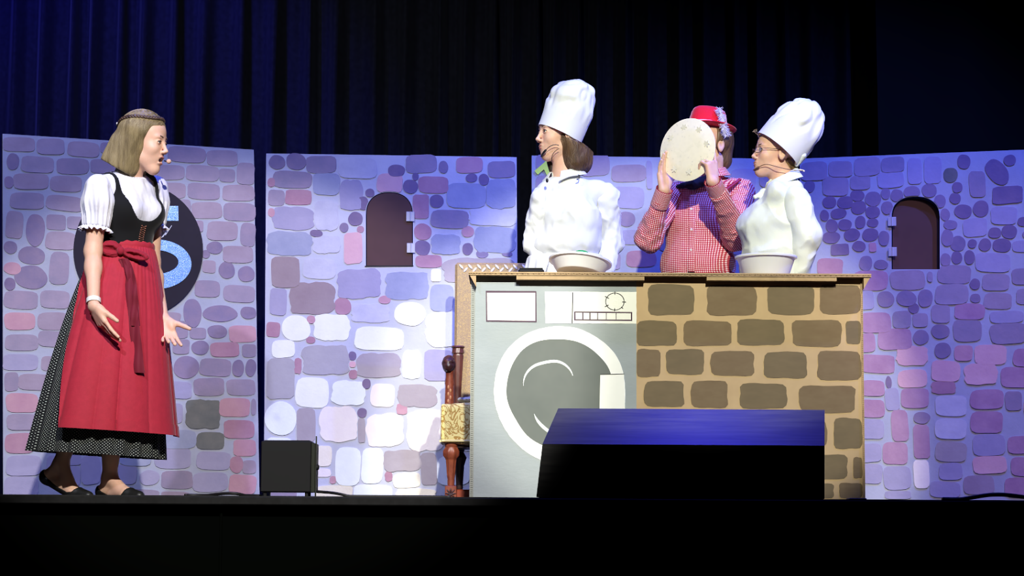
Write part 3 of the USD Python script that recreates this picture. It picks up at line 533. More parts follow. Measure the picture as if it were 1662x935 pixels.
bricks = [(72,95,242,208),(290,97,473,210),(515,100,687,207),(708,97,865,205),(30,230,178,322),(203,230,380,322),(402,225,575,320),(607,227,788,325),(805,230,865,315),(29,335,118,437),(140,335,280,428),(305,342,465,433),(502,345,660,442),(700,342,865,450),(58,453,205,548),(232,452,367,552),(412,462,585,555),(632,470,838,570),(760,590,865,703),(560,590,733,700),(640,725,810,815),(832,735,865,812),(640,832,760,886),(780,830,865,886),(40,585,190,700),(215,588,370,700),(395,590,535,700),(60,728,230,815),(260,725,420,812),(450,728,610,815),(40,835,180,886),(210,832,400,886),(430,834,610,886)]
for k, (a, b, c, d) in enumerate(bricks):
    x0, z0 = W(1020 + a / 2.28, 420 + d / 2.28); x1, z1 = W(1020 + c / 2.28, 420 + b / 2.28); z0 = max(z0, .004); x1 = min(x1, xr - .004)
    rx, rz = (x1 - x0) / 2, (z1 - z0) / 2; th = np.arange(30) / 30 * 2 * math.pi; kk = (np.abs(np.cos(th)) ** 7 + np.abs(np.sin(th)) ** 7) ** (-1 / 7)
    ph = SRNG.uniform(0, 6.28, 4); kk = kk * (1 + .022 * (np.sin(3 * th + ph[0]) + np.sin(5 * th + ph[1]) * .6 + .4 * np.sin(9 * th + ph[2])))
    pts = np.stack([np.clip((x0 + x1) / 2 + rx * kk * np.cos(th), xs + .001, xr - .001), (z0 + z1) / 2 + rz * kk * np.sin(th)], 1)
    dec('painted_brick', Polygon(pts).buffer(0), BRK[k % 2], .0012)

# ------------------------------------------------------------------ foreground stage equipment
GLOSS = mat('black_scuffed_lacquer', (.016, .016, .020), rough=.40, spec=.55, color2=(.06, .058, .056), scale=7, stretch=(.5, 6, 6))
MATT = mat('black_matt_plastic', (.008, .008, .010), rough=.7, spec=.3)
wedge = thing('floor_monitor', 'wide black wedge loudspeaker lying before the counter, its sloping top lit blue', 'loudspeaker', (P(1105, 700, -.75)[0], -.75, 0))
yf, yb = -.82, -.55
fb = [(P(870.5, 808, yf)[0], 0), (P(1338, 808, yf)[0], 0)]; zt1 = P(1100, 722, yf)[2]; zt2 = P(1100, 664, yb)[2]
v = np.array([[fb[0][0], yf, 0.004], [P(1338, 800, yf)[0], yf, 0.004], [P(1338, 722, yf)[0], yf, zt1], [P(880.5, 722, yf)[0], yf, zt1],
              [P(884, 664, yb)[0], yb + .12, 0.004], [P(1339, 664, yb)[0], yb + .12, 0.004], [P(1338.5, 664, yb)[0], yb, zt2], [P(906, 664, yb)[0], yb, zt2]])
M = manifold3d.Manifold.hull_points(v)
hx, hz0, hz1 = P(1105, 800, yf)[0], .028, P(1105, 779, yf)[2]
cutb = manifold3d.Manifold.hull_points(np.array([[hx + sx * w_, yf - .01 + dy, z] for dy, w_ in ((0, .085), (.07, .07)) for sx in (-1, 1) for z in (hz0, hz1)]))
obj('cabinet', M - cutb, GLOSS, wedge, smooth=False)
obj('handle_cup', bx(hx - .07, yf + .052, hz0, hx + .07, yf + .058, hz1), MATT, wedge, smooth=False)
obj('handle_bar', xf(tube([[hx - .072, yf + .012, hz1 - .012], [hx + .072, yf + .012, hz1 - .012]], .006, 8)), GLOSS, wedge)
CHR = mat('chrome_screw', (.6, .6, .62), rough=.2, metal=1.)
for px in (935, 1272): obj('screw', xf(lathe([(0, 0), (.006, 0), (.005, .003), (0, .004)], 12), rot([1, 0, 0], 90), [P(px, 806, yf)[0], yf - .001, .012]), CHR, wedge)
mw, gap = -.62, .020
bxx = thing('stage_light_box', 'small square black lamp housing at the stage edge near the girl', 'lamp housing', (P(466, 760, -.6)[0], -.6, 0))
x0, x1, x2, z1_ = P(423, 760, mw)[0], P(505, 760, mw)[0], P(513, 760, mw)[0], P(466, 716, mw)[2]
obj('housing', bx(x0, mw, gap, x1, mw + .15, z1_, .004), MATT, bxx, smooth=False)
for k in range(5): obj('cooling_fin', bx(x0 + .01, mw + .02 + k * .024, z1_ + .0005, x1 - .01, mw + .028 + k * .024, z1_ + .004), MATT, bxx, smooth=False)
sp_ = obj('side_plate', cat_(bx(x1 + .0005, mw - .01, gap, x2 - .004, mw + .14, z1_ - .008, .001), bx(x2 - .0035, mw, .004, x2 + .001, mw + .012, P(512, 708, mw)[2])), mat('dark_olive_metal', lin(40, 44, 36), rough=.5, metal=.4), bxx, smooth=False)
for a in (x0 + .012, x1 - .024):
    for b in (.01, .12): obj('foot', bx(a, mw + b, 0, a + .012, mw + b + .012, gap + .001), MATT, bxx, smooth=False)
obj('knob', xf(lathe([(0, 0), (.011, 0), (.011, .008), (.008, .011), (0, .011)], 14), rot([0, 1, 0], 90), [x2 - .004, mw + .05, .12]), MATT, bxx)
obj('bracket_block', bx(x0 + .002, mw + .03, 0.0, x0 + .035, mw + .06, gap + .002), mat('blue_tape', lin(40, 50, 120), rough=.5), bxx, smooth=False)
CAB = mat('black_cable_rubber', (.010, .009, .011), rough=.5, spec=.4)
def cable(label, pts, r=.006):
    p = spline([P(a, b, Y) for a, b, Y in pts], 50); p[:, 2] = np.maximum(p[:, 2], r)
    q = obj('cable', tube(p, r, 8), CAB, smooth=True); tag(q, label, 'cable')
cable('black cable on the floor leading left from the lamp housing', [(300, 806, -.6), (345, 803, -.6), (385, 801.5, -.62), (405, 806, -.58), (424, 806, -.55)], .006)
cable('black cable leaving the lamp housing towards the throne', [(514, 798, -.58), (535, 799.5, -.6), (556, 803, -.62), (575, 808, -.62), (640, 810, -.6), (730, 811, -.6)], .0055)
cable('black cable looped on the floor at the right edge of the stage', [(1530, 811, -.6), (1575, 808, -.6), (1610, 803, -.62), (1640, 804, -.6), (1690, 808, -.55)], .008)
bl = obj('cable_ramp', bx(P(1376, 808, -.7)[0], -.74, 0, P(1404, 808, -.7)[0], -.66, .008, .002), mat('blue_gaffer_tape', lin(30, 36, 130), rough=.5), smooth=False); tag(bl, 'small blue taped patch on the stage edge right of the counter', 'tape patch')

# ------------------------------------------------------------------ things on the counter
zc = zl
PLS = mat('white_plastic_basin', lin(228, 228, 232), rough=.35, spec=.5)
def basin(label, px, py_top, wpx, Y, h, tilt, taper=.82, lean=0):
    s = S(Y); R = wpx / s / 2; c = P(px, py_top, Y)
    t = thing('washing_basin', label, 'basin', (c[0], Y, zc))
    prof = [(0, .002), (R * taper * .86, .002), (R * taper * .9, .006), (R * .93, h - .012), (R * .95, h - .010), (R, h - .010), (R * 1.005, h - .003), (R * .985, h), (R * .93, h - .002), (R * .9, h - .014), (R * taper * .85, .010), (0, .008)]
    b = lathe(prof[:4] + prof[9:], 56); r_ = lathe(prof[3:10], 56)
    Rm = rot([0, 1, 0], lean) @ rot([1, 0, 0], -tilt); lift = R * taper * .9 * max(math.sin(math.radians(tilt)), math.sin(math.radians(lean)))
    for nm, q in (('bowl', b), ('rim', r_)): obj(nm, xf(xf(q, Rm), t=[0, 0, lift]), PLS, t, local=True, smooth=40)
    return t, R
basin('white plastic basin before the tall cook, a green sponge inside it', 940, 420, 104, .15, .058, 10, .82, 6)
basin('deep white plastic basin before the cook with glasses', 1243, 412, 102, .15, .098, 0, .80)
spg = obj('sponge', smoothed(snet(both(ell((0, 0, 0), (.036, .027, .020)), lambda p: -p[:, 2] - .012, .006), [-.05] * 3, [.05] * 3, .004), 3), mat('green_sponge', lin(60, 165, 92), rough=.95, var=.15, scale=60, bump=.8, bscale=300), smooth=40)
c = P(943, 411, .17); spg_x = UsdGeom.Xformable(spg); spg_x.AddTranslateOp().Set(Gf.Vec3d(c[0], .17, c[2] - .006)); tag(spg, 'round green sponge sticking out of the left basin', 'sponge')
c = P(862, 440, .02); cs = obj('black_case', cat_(bx(c[0] - .056, -.01, zc, c[0] + .056, .07, zc + .020, .008), bx(c[0] - .05, -.005, zc + .0195, c[0] + .05, .065, zc + .0225, .003)), MATT, smooth=False)
tag(cs, 'flat black case with rounded corners on the left of the counter', 'case')

# ------------------------------------------------------------------ throne
YT = .78
ch = thing('throne_armchair', 'carved wooden throne armchair in gold brocade, half hidden by the counter', 'armchair', (P(800, 700, YT)[0], YT + .2, 0))
WOOD = mat('carved_dark_wood', lin(62, 34, 34), rough=.4, spec=.5, color2=lin(104, 58, 44), scale=18., stretch=(1, 1, .4)); WOODR = mat('carved_red_wood', lin(126, 58, 38), rough=.4, spec=.5, color2=lin(168, 88, 56), scale=30.)
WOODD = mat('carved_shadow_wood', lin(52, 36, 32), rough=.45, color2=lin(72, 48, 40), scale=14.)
def brocade(name, base, fig, sc):
    return usdkit.material(stage, '/World/Looks/' + name, {'tc': ('texture_coordinate', {}), 'n1': ('noise_texture', {'scale': sc, 'detail': 1., 'distortion': 2.2}),
        'r': ('rgb_ramp', {'ramp': [(0, base), (.44, base), (.47, fig), (.54, fig), (.57, base), (1, base)]}), 'b': ('bump', {'strength': .5, 'distance': .004}),
        'p': ('principled_bsdf', {'roughness': .5, 'sheen_weight': .3})}, [('tc.object', 'n1.vector'), ('n1.fac', 'r.fac'), ('r.color', 'p.base_color'), ('r.color', 'b.height'), ('b.normal', 'p.normal')], surface='p.BSDF')
BRO = brocade('gold_brocade_back', lin(140, 114, 84), lin(166, 136, 84), 55.); SEATF = brocade('gold_brocade_seat', lin(224, 206, 130), lin(170, 128, 46), 22.)
X = lambda px, Y: P(px, 600, Y)[0]; Z = lambda py, Y: P(760, py, Y)[2]
YB = YT + .45; bx0, bx1 = X(737, YB), X(884, YB)
obj('backrest', bx(bx0, YB, Z(652, YB), bx1, YB + .06, Z(426, YB), .012), BRO, ch, smooth=False, label='gold brocade high backrest')
# silver leaf edging on the back's top
lv = []
for k, x in enumerate(np.arange(bx0 + .03, bx1 - .01, .022)):
    q = trimesh.creation.icosphere(1, 1.0); lv.append(xf(xf(mesh_vf(q), np.diag([.006, .004, .016])), rot([0, 1, 0], 40 if k % 2 else -40), [x, YB - .002, Z(433 + 5 * (k % 2), YB)]))
obj('leaf_trim', cat_(*lv), mat('silver_embroidery', lin(220, 214, 222), rough=.4, metal=.2), ch, smooth=40)
def column(x, y, prof, n=24, m=WOOD, name='leg'): return obj(name, xf(lathe(prof, n), t=[x, y, 0]), m, ch, smooth=35)
def fluted(prof, nfl=8, depth=.12, n=48):
    prof = np.asarray(prof, float); a = np.arange(n) / n * 2 * math.pi; rr = []
    for r, z, fl_ in prof: q = r * (1 - depth * fl_ * (.5 + .5 * np.cos(nfl * a))); rr.append(np.stack([q * np.cos(a), q * np.sin(a), np.full(n, z)], 1))
    return loft(rr, caps=True)
xA, zs0, zs1 = X(733.5, YT + .03), Z(718, YT), Z(657, YT)
legp = [(.016, .075, 0), (.017, .10, 0), (.016, .104, 0), (.020, .12, 1), (.026, zs0 - .085, 1), (.028, zs0 - .075, 0), (.040, zs0 - .062, 1), (.041, zs0 - .04, 1), (.030, zs0 - .022, 0), (.034, zs0 - .01, 0), (.034, zs0, 0)]
obj('leg', xf(fluted(legp), t=[xA, YT + .04, 0]), WOODR, ch, smooth=35); obj('leg', xf(fluted(legp), t=[X(868, YT), YT + .04, 0]), WOODR, ch, smooth=35)
for xq in (xA, X(868, YT)):
    blk = obj('leg_block', bx(xq - .027, YT + .013, 0, xq + .027, YT + .067, .074, .003), WOODR, ch, smooth=False)
    ros = [xf(xf(mesh_vf(trimesh.creation.icosphere(1, 1.)), np.diag([.004, .004, .014])), rot([0, 1, 0], a), [xq + .012 * math.sin(math.radians(a)), YT + .012, .038 + .012 * math.cos(math.radians(a))]) for a in range(0, 360, 45)]
    obj('rosette', cat_(*ros), WOOD, blk, smooth=40)
rlegp = [(.014, .062, 0), (.018, .07, 0), (.017, .09, 0), (.023, zs0 - .10, .6), (.034, zs0 - .06, 0), (.020, zs0 - .035, 0), (.030, zs0, 0)]
obj('leg', xf(fluted(rlegp), t=[X(747, YT + .33), YT + .36, 0]), WOODD, ch, smooth=35); obj('leg', xf(fluted(rlegp), t=[X(860, YT + .33), YT + .36, 0]), WOODD, ch, smooth=35)
obj('stretcher', bx(X(740, YT + .3), YT + .33, 0, X(866, YT + .3), YT + .40, .062, .004), mat('stretcher_red_wood', lin(168, 70, 36), rough=.4), ch, smooth=False)
seat_l, seat_r = X(716, YT), X(886, YT)
seat = snet(lambda p: np.maximum(np.maximum(np.abs(p[:, 0] - (seat_l + seat_r) / 2) - (seat_r - seat_l) / 2 + .02, np.abs(p[:, 1] - YT - .2) - .18), np.abs(p[:, 2] - (zs0 + zs1) / 2) - (zs1 - zs0) / 2 + .02 - .018 * np.exp(-((p[:, 0] - (seat_l + seat_r) / 2) / .18) ** 2)) - .02, [seat_l - .03, YT - .04, zs0 - .04], [seat_r + .03, YT + .44, zs1 + .06], .012)
obj('seat', smoothed(seat, 4), SEATF, ch, smooth=50, label='pale gold brocade seat')
obj('seat_piping', cat_(tube([[seat_l + .006, YT - .004, zs0 + .006], [seat_r - .006, YT - .004, zs0 + .006]], .006, 8), tube([[seat_l, YT + .01, zs0 + .006], [seat_l, YT + .38, zs0 + .006]], .006, 8)), mat('gold_piping', lin(222, 204, 140), rough=.5), ch)
obj('seat_rail', bx(seat_l + .02, YT + .03, zs0 - .022, seat_r - .02, YT + .38, zs0 + .004), WOODD, ch, smooth=False)
for px, far in ((728.5, 0), (874, 1)):
    xa = X(px, YT + .03); za = Z(590, YT)
    post = obj('arm_post', cat_(xf(fluted([(.024, zs1 - .02, 0), (.022, zs1 + .01, 0), (.020, zs1 + .09, .5), (.022, zs1 + .10, 0), (.018, za - .06, 0), (.020, za - .02, 0)]), t=[xa + .004, YT + .03, 0])), WOODR, ch, smooth=35)
    obj('carved_panel', cat_(*[xf(xf(mesh_vf(trimesh.creation.icosphere(1, 1.)), np.diag([.005, .004, .010])), t=[xa + .004 + .005 * (k % 2 * 2 - 1), YT + .011, zs1 + .018 + .016 * k]) for k in range(5)]), mat('carving_highlight', lin(214, 150, 100), rough=.45), post, smooth=40)
    hd = snet(union([ell((0, 0, 0), (.032, .036, .040)), ell((0, -.028, -.014), (.020, .020, .022)), rc((0, .02, -.02), (.0, .30, .0), .022, .020), ell((0, -.03, .012), (.024, .010, .008))], .012), [-.05, -.06, -.06], [.05, .34, .06], .006)
    arm = obj('armrest', xf(ridged(hd, .004, (60, 60, 60), 2), t=[xa, YT + .03, za]), WOOD, ch, smooth=40)
for px in (743, 862):
    xa, yy = X(px, YB - .05), YB - .045; zt_, zb_ = Z(563, YB), Z(650, YB)
    obj('stile', xf(fluted([(.018, zb_ - .03, 0), (.018, zb_, 0), (.019, zb_ + .05, .6), (.028, zt_ - .05, .6), (.024, zt_ - .04, 0), (.030, zt_ - .035, 0), (.028, zt_ - .012, 1), (.034, zt_ - .006, 0), (.030, zt_, 0)]), t=[xa, yy, 0]), WOOD, ch, smooth=35)
obj('back_rail', bx(X(738, YB), YB - .012, Z(658, YB), X(872, YB), YB + .05, Z(651, YB), .002), WOODD, ch, smooth=False)
obj('back_leg', bx(X(742, YB), YB + .01, 0, X(752, YB), YB + .05, Z(656, YB), .003), WOODD, ch, smooth=False); obj('back_leg', bx(X(862, YB), YB + .01, 0, X(872, YB), YB + .05, Z(656, YB), .003), WOODD, ch, smooth=False)
cl = obj('folded_cloth', wrinkle(snet(ell((0, 0, 0), (.085, .06, .014)), [-.1, -.08, -.03], [.1, .08, .03], .006), .008, (40, 40, 40), 3), mat('white_blue_cloth', lin(196, 196, 196), rough=.9), smooth=50)
UsdGeom.Xformable(cl).AddTranslateOp().Set(Gf.Vec3d(X(772, YT + .2), YT + .19, zs1 + .034)); tag(cl, 'crumpled pale cloth lying on the throne seat', 'cloth')

# ------------------------------------------------------------------ people: tools
def frame(psi, pitch=0, roll=0):
    """columns forward, left, up of a figure; psi 0 faces the stage front, +90 faces the picture's right; pitch > 0 looks up"""
    a = math.radians(psi); f = np.array([math.sin(a), -math.cos(a), 0]); l = np.array([math.cos(a), math.sin(a), 0]); u = np.array([0, 0, 1.])
    R0 = np.stack([f, l, u], 1)
    return R0 @ rot([0, 1, 0], -pitch) @ rot([1, 0, 0], roll)
def head_fn(mouth=0.0):
    """local frame: x forward, y left, z up, eyes at z = 0"""
    s = []
    s += [ell((-.012, 0, .034), (.088, .075, .083)), (ell((.038, 0, .040), (.046, .060, .050)), .03), (ell((.040, 0, -.030), (.046, .056, .074)), .03), (ell((.030, 0, -.070), (.050, .042, .034)), .03)]
    s += [(ell((.064, 0, -.099 - mouth * .012), (.018, .019, .015)), .03), (rc((.064, 0, -.099 - mouth * .012), (.0, .040, -.066), .011, .018), .03), (rc((.064, 0, -.099 - mouth * .012), (.0, -.040, -.066), .011, .018), .03)]
    for y in (-1, 1):
        s += [(ell((.060, y * .036, -.030), (.022, .020, .020)), .025), (ell((.073, y * .026, .020), (.013, .022, .009)), .014)]
    s += [(ell((.074, 0, -.060), (.017, .026, .024)), .02)]
    base = union(s)
    base = cut(base, union([ell((.096, .032, .001), (.016, .019, .012)), ell((.096, -.032, .001), (.016, .019, .012))], .001), .012)
    n = [base, (rc((.085, 0, .010), (.105, 0, -.028), .0060, .0075), .013), (ell((.1065, 0, -.031), (.0090, .0088, .0075)), .006), (ell((.098, .0105, -.037), (.009, .007, .0065)), .006), (ell((.098, -.0105, -.037), (.009, .007, .0065)), .006)]
    for y in (-1, 1): n += [(ell((.0755, y * .0315, .0008), (.0138, .0150, .0132)), .004)]
    n += [(ell((.0915, 0, -.0585), (.0075, .021, .0058)), .006), (ell((.0885, 0, -.0695 - mouth * .014), (.0085, .018, .0065)), .006)]
    h = union(n)
    for y in (-1, 1): h = cut(h, ell((.0905, y * .0325, .0002), (.012, .0125, .0038)), .0012)
    if mouth: h = cut(h, ell((.094, 0, -.0645 - mouth * .005), (.026, .0155, .003 + .009 * mouth)), .003)
    for y in (-1, 1):
        Re = rot([1, 0, 0], y * 8) @ rot([0, 1, 0], -14)
        e = ell((-.008, y * .077, -.010), (.019, .0085, .031), Re); e = cut(e, ell((-.004, y * .088, -.006), (.012, .008, .019), Re), .004)
        e2 = union([e, ell((-.006, y * .078, -.034), (.009, .006, .010)), ell((.004, y * .077, -.013), (.006, .006, .008))], .005)
        h = union([h, (e2, .007)])
    return h
HEAD0, HEADM = head_fn(0), head_fn(1.0)
def shell(fn, region, t=.0012): return both(off(fn, t), region, .0004)
SKIN = mat('skin_fair', lin(226, 178, 152), rough=.5, spec=.35, sss=.12, color2=lin(232, 184, 160), scale=30.)
SKIN2 = mat('skin_light', lin(228, 184, 158), rough=.5, spec=.35, sss=.12, color2=lin(222, 172, 150), scale=26.)
LIP = mat('lips_rose', lin(200, 120, 110), rough=.4); BROW = mat('eyebrow_brown', lin(92, 66, 50), rough=.8); LASH = mat('lash_dark', lin(38, 26, 24), rough=.7)
EYEW = mat('eye_white', lin(225, 222, 218), rough=.15); IRIS = mat('iris_brown', lin(60, 44, 36), rough=.1); MOUTHIN = mat('mouth_inside', lin(70, 22, 24), rough=.5); TEETH = mat('teeth', lin(225, 220, 208), rough=.3)
def face_parts(t, o, R, sc, fn, mouth=0, brow=BROW):
    """eyes, brows, lashes and lips, set in a head whose local function is fn"""
    loc = lambda q: xf(xf(q, np.asarray(R) * sc), t=o)
    sp = mesh_vf(trimesh.creation.icosphere(3, .0124)); ir = mesh_vf(trimesh.creation.icosphere(2, .0056))
    for y in (-1, 1):
        e = obj('eye', loc(xf(sp, t=(.0755, y * .0315, .0008))), EYEW, t, smooth=True)
        obj('iris', loc(xf(xf(ir, np.diag([.42, 1, 1])), t=(.0862, y * .0325, .0008))), IRIS, e, smooth=True)
        obj('eyelash', loc(tube(spline([(.0862, y * .0205, .0010), (.0900, y * .028, .0052), (.0885, y * .037, .0052), (.0815, y * .0455, .0012)], 14), .0013, 6)), LASH, t)
        b = shell(fn, union([rc((.090, y * .015, .0235), (.084, y * .033, .0252), .0034, .0034), rc((.084, y * .033, .0250), (.070, y * .050, .0205), .0034, .0018)], .002), .0016)
        obj('eyebrow', loc(snet(b, [.055, min(y * .01, y * .058), .008], [.105, max(y * .01, y * .058), .034], .0016)), brow, t, smooth=True)
    l = shell(fn, union([ell((.093, 0, -.0588), (.014, .018, .0036)), ell((.090, 0, -.0700 - mouth * .014), (.014, .015, .0044))], .002 if not mouth else .0001), .0008)
    obj('lips', loc(snet(l, [.07, -.03, -.10], [.115, .03, -.05], .0018)), LIP, t, smooth=True)
    if mouth:
        obj('mouth_inside', loc(snet(ell((.078, 0, -.067), (.010, .017, .013)), [.06, -.03, -.09], [.10, .03, -.05], .002)), MOUTHIN, t, smooth=True)
        obj('teeth', loc(tube(spline([(.0835, -.012, -.0625), (.0905, 0, -.0625), (.0835, .012, -.0625)], 10), .0026, 6)), TEETH, t, smooth=True)
def ortho(d, n):
    d = np.asarray(d, float); d /= np.linalg.norm(d); n = np.asarray(n, float); n = n - d * np.dot(n, d); return d, n / np.linalg.norm(n)
def hand(w, d, n, right, curls, spread=(6, 1, -4, -10), thumb=(.55, .75, .15), tc=20, sc=1.0):
    """wrist, direction, palm normal; curls: (knuckle, middle) degrees for index..little; thumb: weights of d, thumb side, palm normal"""
    w = np.asarray(w, float); d, n = ortho(d, n); t = np.cross(d, n) * (1 if right else -1); fs = []; palm = []
    ko = [(.084, .026), (.088, .0085), (.083, -.0095), (.074, -.026)]; L = [(.041, .024, .020), (.045, .028, .021), (.041, .026, .020), (.032, .019, .018)]; rad = [.0086, .0088, .0083, .0074]
    for k in range(4):
        kp = w + sc * (d * ko[k][0] + t * ko[k][1]); palm.append((rc(w + sc * t * ko[k][1] * .55 + d * .004 * sc, kp - n * .002 * sc, .0165 * sc, .0105 * sc), .010 * sc))
        a = math.radians(spread[k]); dk = d * math.cos(a) + t * math.sin(a); p = kp; ang = 0; ch = []
        for j in range(3):
            ang += math.radians(curls[k][0] if j == 0 else curls[k][1] * (1 if j == 1 else .6)); q = p + sc * L[k][j] * (dk * math.cos(ang) + n * math.sin(ang))
            ch.append((rc(p, q, rad[k] * sc * (1 - .06 * j), rad[k] * sc * (.95 - .08 * j)), .003)); p = q
        fs.append(union(ch))
    palm.append((ell(w + sc * (d * .038 + t * .024 + n * .008), (.016 * sc, .030 * sc, .016 * sc), np.stack([t, d, n], 1)), .012 * sc))
    td = d * thumb[0] + t * thumb[1] + n * thumb[2]; td /= np.linalg.norm(td); p = w + sc * (d * .022 + t * .024 + n * .004); ch = []; a = math.radians(tc)
    for j, (l_, r0, r1) in enumerate(((.040, .0135, .0110), (.032, .0108, .0098), (.025, .0098, .0080))):
        q = p + sc * l_ * td; ch.append((rc(p, q, r0 * sc, r1 * sc), .004)); p = q; td = td * math.cos(a) + d * math.sin(a) * .8 + n * math.sin(a) * .3; td /= np.linalg.norm(td)
    pf = union(palm); th = union(ch); g = union([(pf, 0), (th, .010 * sc)])
    return union([(g, 0)] + [(f_, .0055 * sc) for f_ in fs])
def bounds_of(pts, m): pts = np.array(pts); return pts.min(0) - m, pts.max(0) + m
def join(meshes):
    """one continuous surface where the booleans succeed, else the meshes together"""
    try:
        r = None
        for q in meshes:
            v, f = mesh_vf(q); mm = manifold3d.Manifold(manifold3d.Mesh(np.asarray(v, np.float32), np.asarray(f, np.uint32)))
            if mm.status() != manifold3d.Error.NoError: raise ValueError
            r = mm if r is None else r + mm
        return mesh_vf(r)
    except Exception:
        return cat_(*meshes)
def grad(fn, p, e=.0015):
    g = np.stack([fn(p + np.eye(3)[k] * e) - fn(p - np.eye(3)[k] * e) for k in range(3)], 1); return g / np.maximum(np.linalg.norm(g, axis=1, keepdims=True), 1e-9)
def strands(name, parent, fn, start, comb, mat_, step=.011, n=14, lift=.0012, width=.0011, stop=None, jit=.25, seed=1):
    """hairs that run over the surface of fn"""
    r = np.random.default_rng(seed); p = start.copy(); pts = [p.copy()]; jd = r.normal(0, jit, p.shape); alive = np.ones(len(p), bool); ln = r.uniform(.75, 1.05, len(p))
    for k in range(n):
        g = grad(fn, p); d = comb(p) + jd * .5; d = d - g * (d * g).sum(1, keepdims=True); d /= np.maximum(np.linalg.norm(d, axis=1, keepdims=True), 1e-9)
        p = p + d * step * ln[:, None]; f_ = fn(p); p = p - grad(fn, p) * np.clip(f_ - lift, -.004, .004)[:, None]; pts.append(p.copy())
    A = np.stack(pts, 1); A = A[(np.abs(fn(p)) < .009) & (np.linalg.norm(np.diff(A, axis=1), axis=2).max(1) < step * 1.7)]
    path = ppath(parent) + '/' + numbered(ppath(parent), name); top = '/'.join(path.split('/')[:3]); loc, rz = o_loc.get(top, (np.zeros(3), 0)); A = A - loc
    c = UsdGeom.BasisCurves.Define(stage, path); c.CreateTypeAttr('linear')
    c.CreateCurveVertexCountsAttr(Vt.IntArray.FromNumpy(np.full(len(A), n + 1, np.int32))); c.CreatePointsAttr(Vt.Vec3fArray.FromNumpy(A.reshape(-1, 3).astype(np.float32)))
    w = np.tile(np.linspace(1, .45, n + 1) * width, len(A)); c.CreateWidthsAttr(Vt.FloatArray.FromNumpy(w.astype(np.float32))); c.SetWidthsInterpolation('vertex')
    UsdShade.MaterialBindingAPI.Apply(c.GetPrim()).Bind(mat_); c.GetPrim().SetCustomDataByKey('kind', 'stuff')
    return c.GetPrim()
def seeds_on(m, n, keep, seed=0):
    v, f = mesh_vf(m); t = trimesh.Trimesh(v, f, process=False); p, _ = trimesh.sample.sample_surface(t, n * 6, seed=seed); p = np.array(p); return p[keep(p)][:n]
def hair_mat(name, a, b): return mat(name, a, rough=.42, spec=.45, color2=b, scale=55., stretch=(1, 1, .12))
def groove(m, o, R, amp=.0025, fq=95, seed=0):
    """strand relief round the head's axis"""
    v, f = mesh_vf(m); n = normals(v, f); q = (v - o) @ R; th = np.arctan2(q[:, 1], q[:, 0] + .01); rr = np.hypot(q[:, 0] + .01, q[:, 1])
    k = meshkit.fbm(np.stack([np.cos(th) * fq * .12 + 7, np.sin(th) * fq * .12, q[:, 2] * 7 + 3], 1) * np.array([1, 1, 1]), 3, seed); k2 = meshkit.noise(np.stack([th * fq * .45, q[:, 2] * 9, rr * 20], 1), seed + 3)
    return v + n * (((k - .5) * 2 + (k2 - .5)) * amp)[:, None], f
def lower_body(t, base, hipz, mtl, Yoff=0, psi=0, sep=.09):
    """trousers and shoes, behind the counter"""
    R = frame(psi); c = np.array([base[0], base[1], 0]); fs = [ell(c + [0, 0, hipz], (.13, .165, .13), R)]; sh = []
    for s_ in (-1, 1):
        l = R[:, 1] * sep * s_; fs += [(rc(c + l + [0, 0, hipz - .05], c + l * .95 + [0, 0, .47], .085, .062), .03), (rc(c + l * .95 + [0, 0, .47], c + l * .95 + [0, 0, .09], .062, .052), .02)]
        sh.append(union([rc(c + l * .95 - R[:, 0] * .05 + [0, 0, .035], c + l * 1.1 + R[:, 0] * .14 + [0, 0, .028], .034, .028), rc(c + l * .95 + [0, 0, .05], c + l * .95 + [0, 0, .10], .040, .042)], .03))
    obj('trousers', snet(union(fs), c + [-.3, -.3, .05], c + [.3, .3, hipz + .16], .014), mtl, t, smooth=50)
    for q in sh: obj('shoe', snet(both(q, lambda p: -p[:, 2] + .001), c + [-.34, -.34, -.02], c + [.34, .34, .13], .009), mat('black_shoe_leather', (.012, .012, .013), rough=.4), t, smooth=50)
BLKWIRE = mat('headset_black', (.012, .010, .010), rough=.5); TAN = mat('headset_tan_foam', lin(214, 170, 150), rough=.9)
WHITEC = mat('white_cotton', lin(224, 225, 224), rough=.85, spec=.2, sheen=.1, bump=.12, bscale=160, dist=.002)
WHITEC2 = mat('white_cotton_shirt', lin(222, 228, 218), rough=.85, spec=.2, sheen=.1, bump=.12, bscale=140, dist=.002)
DARKP = mat('dark_trousers', (.018, .018, .022), rough=.9)
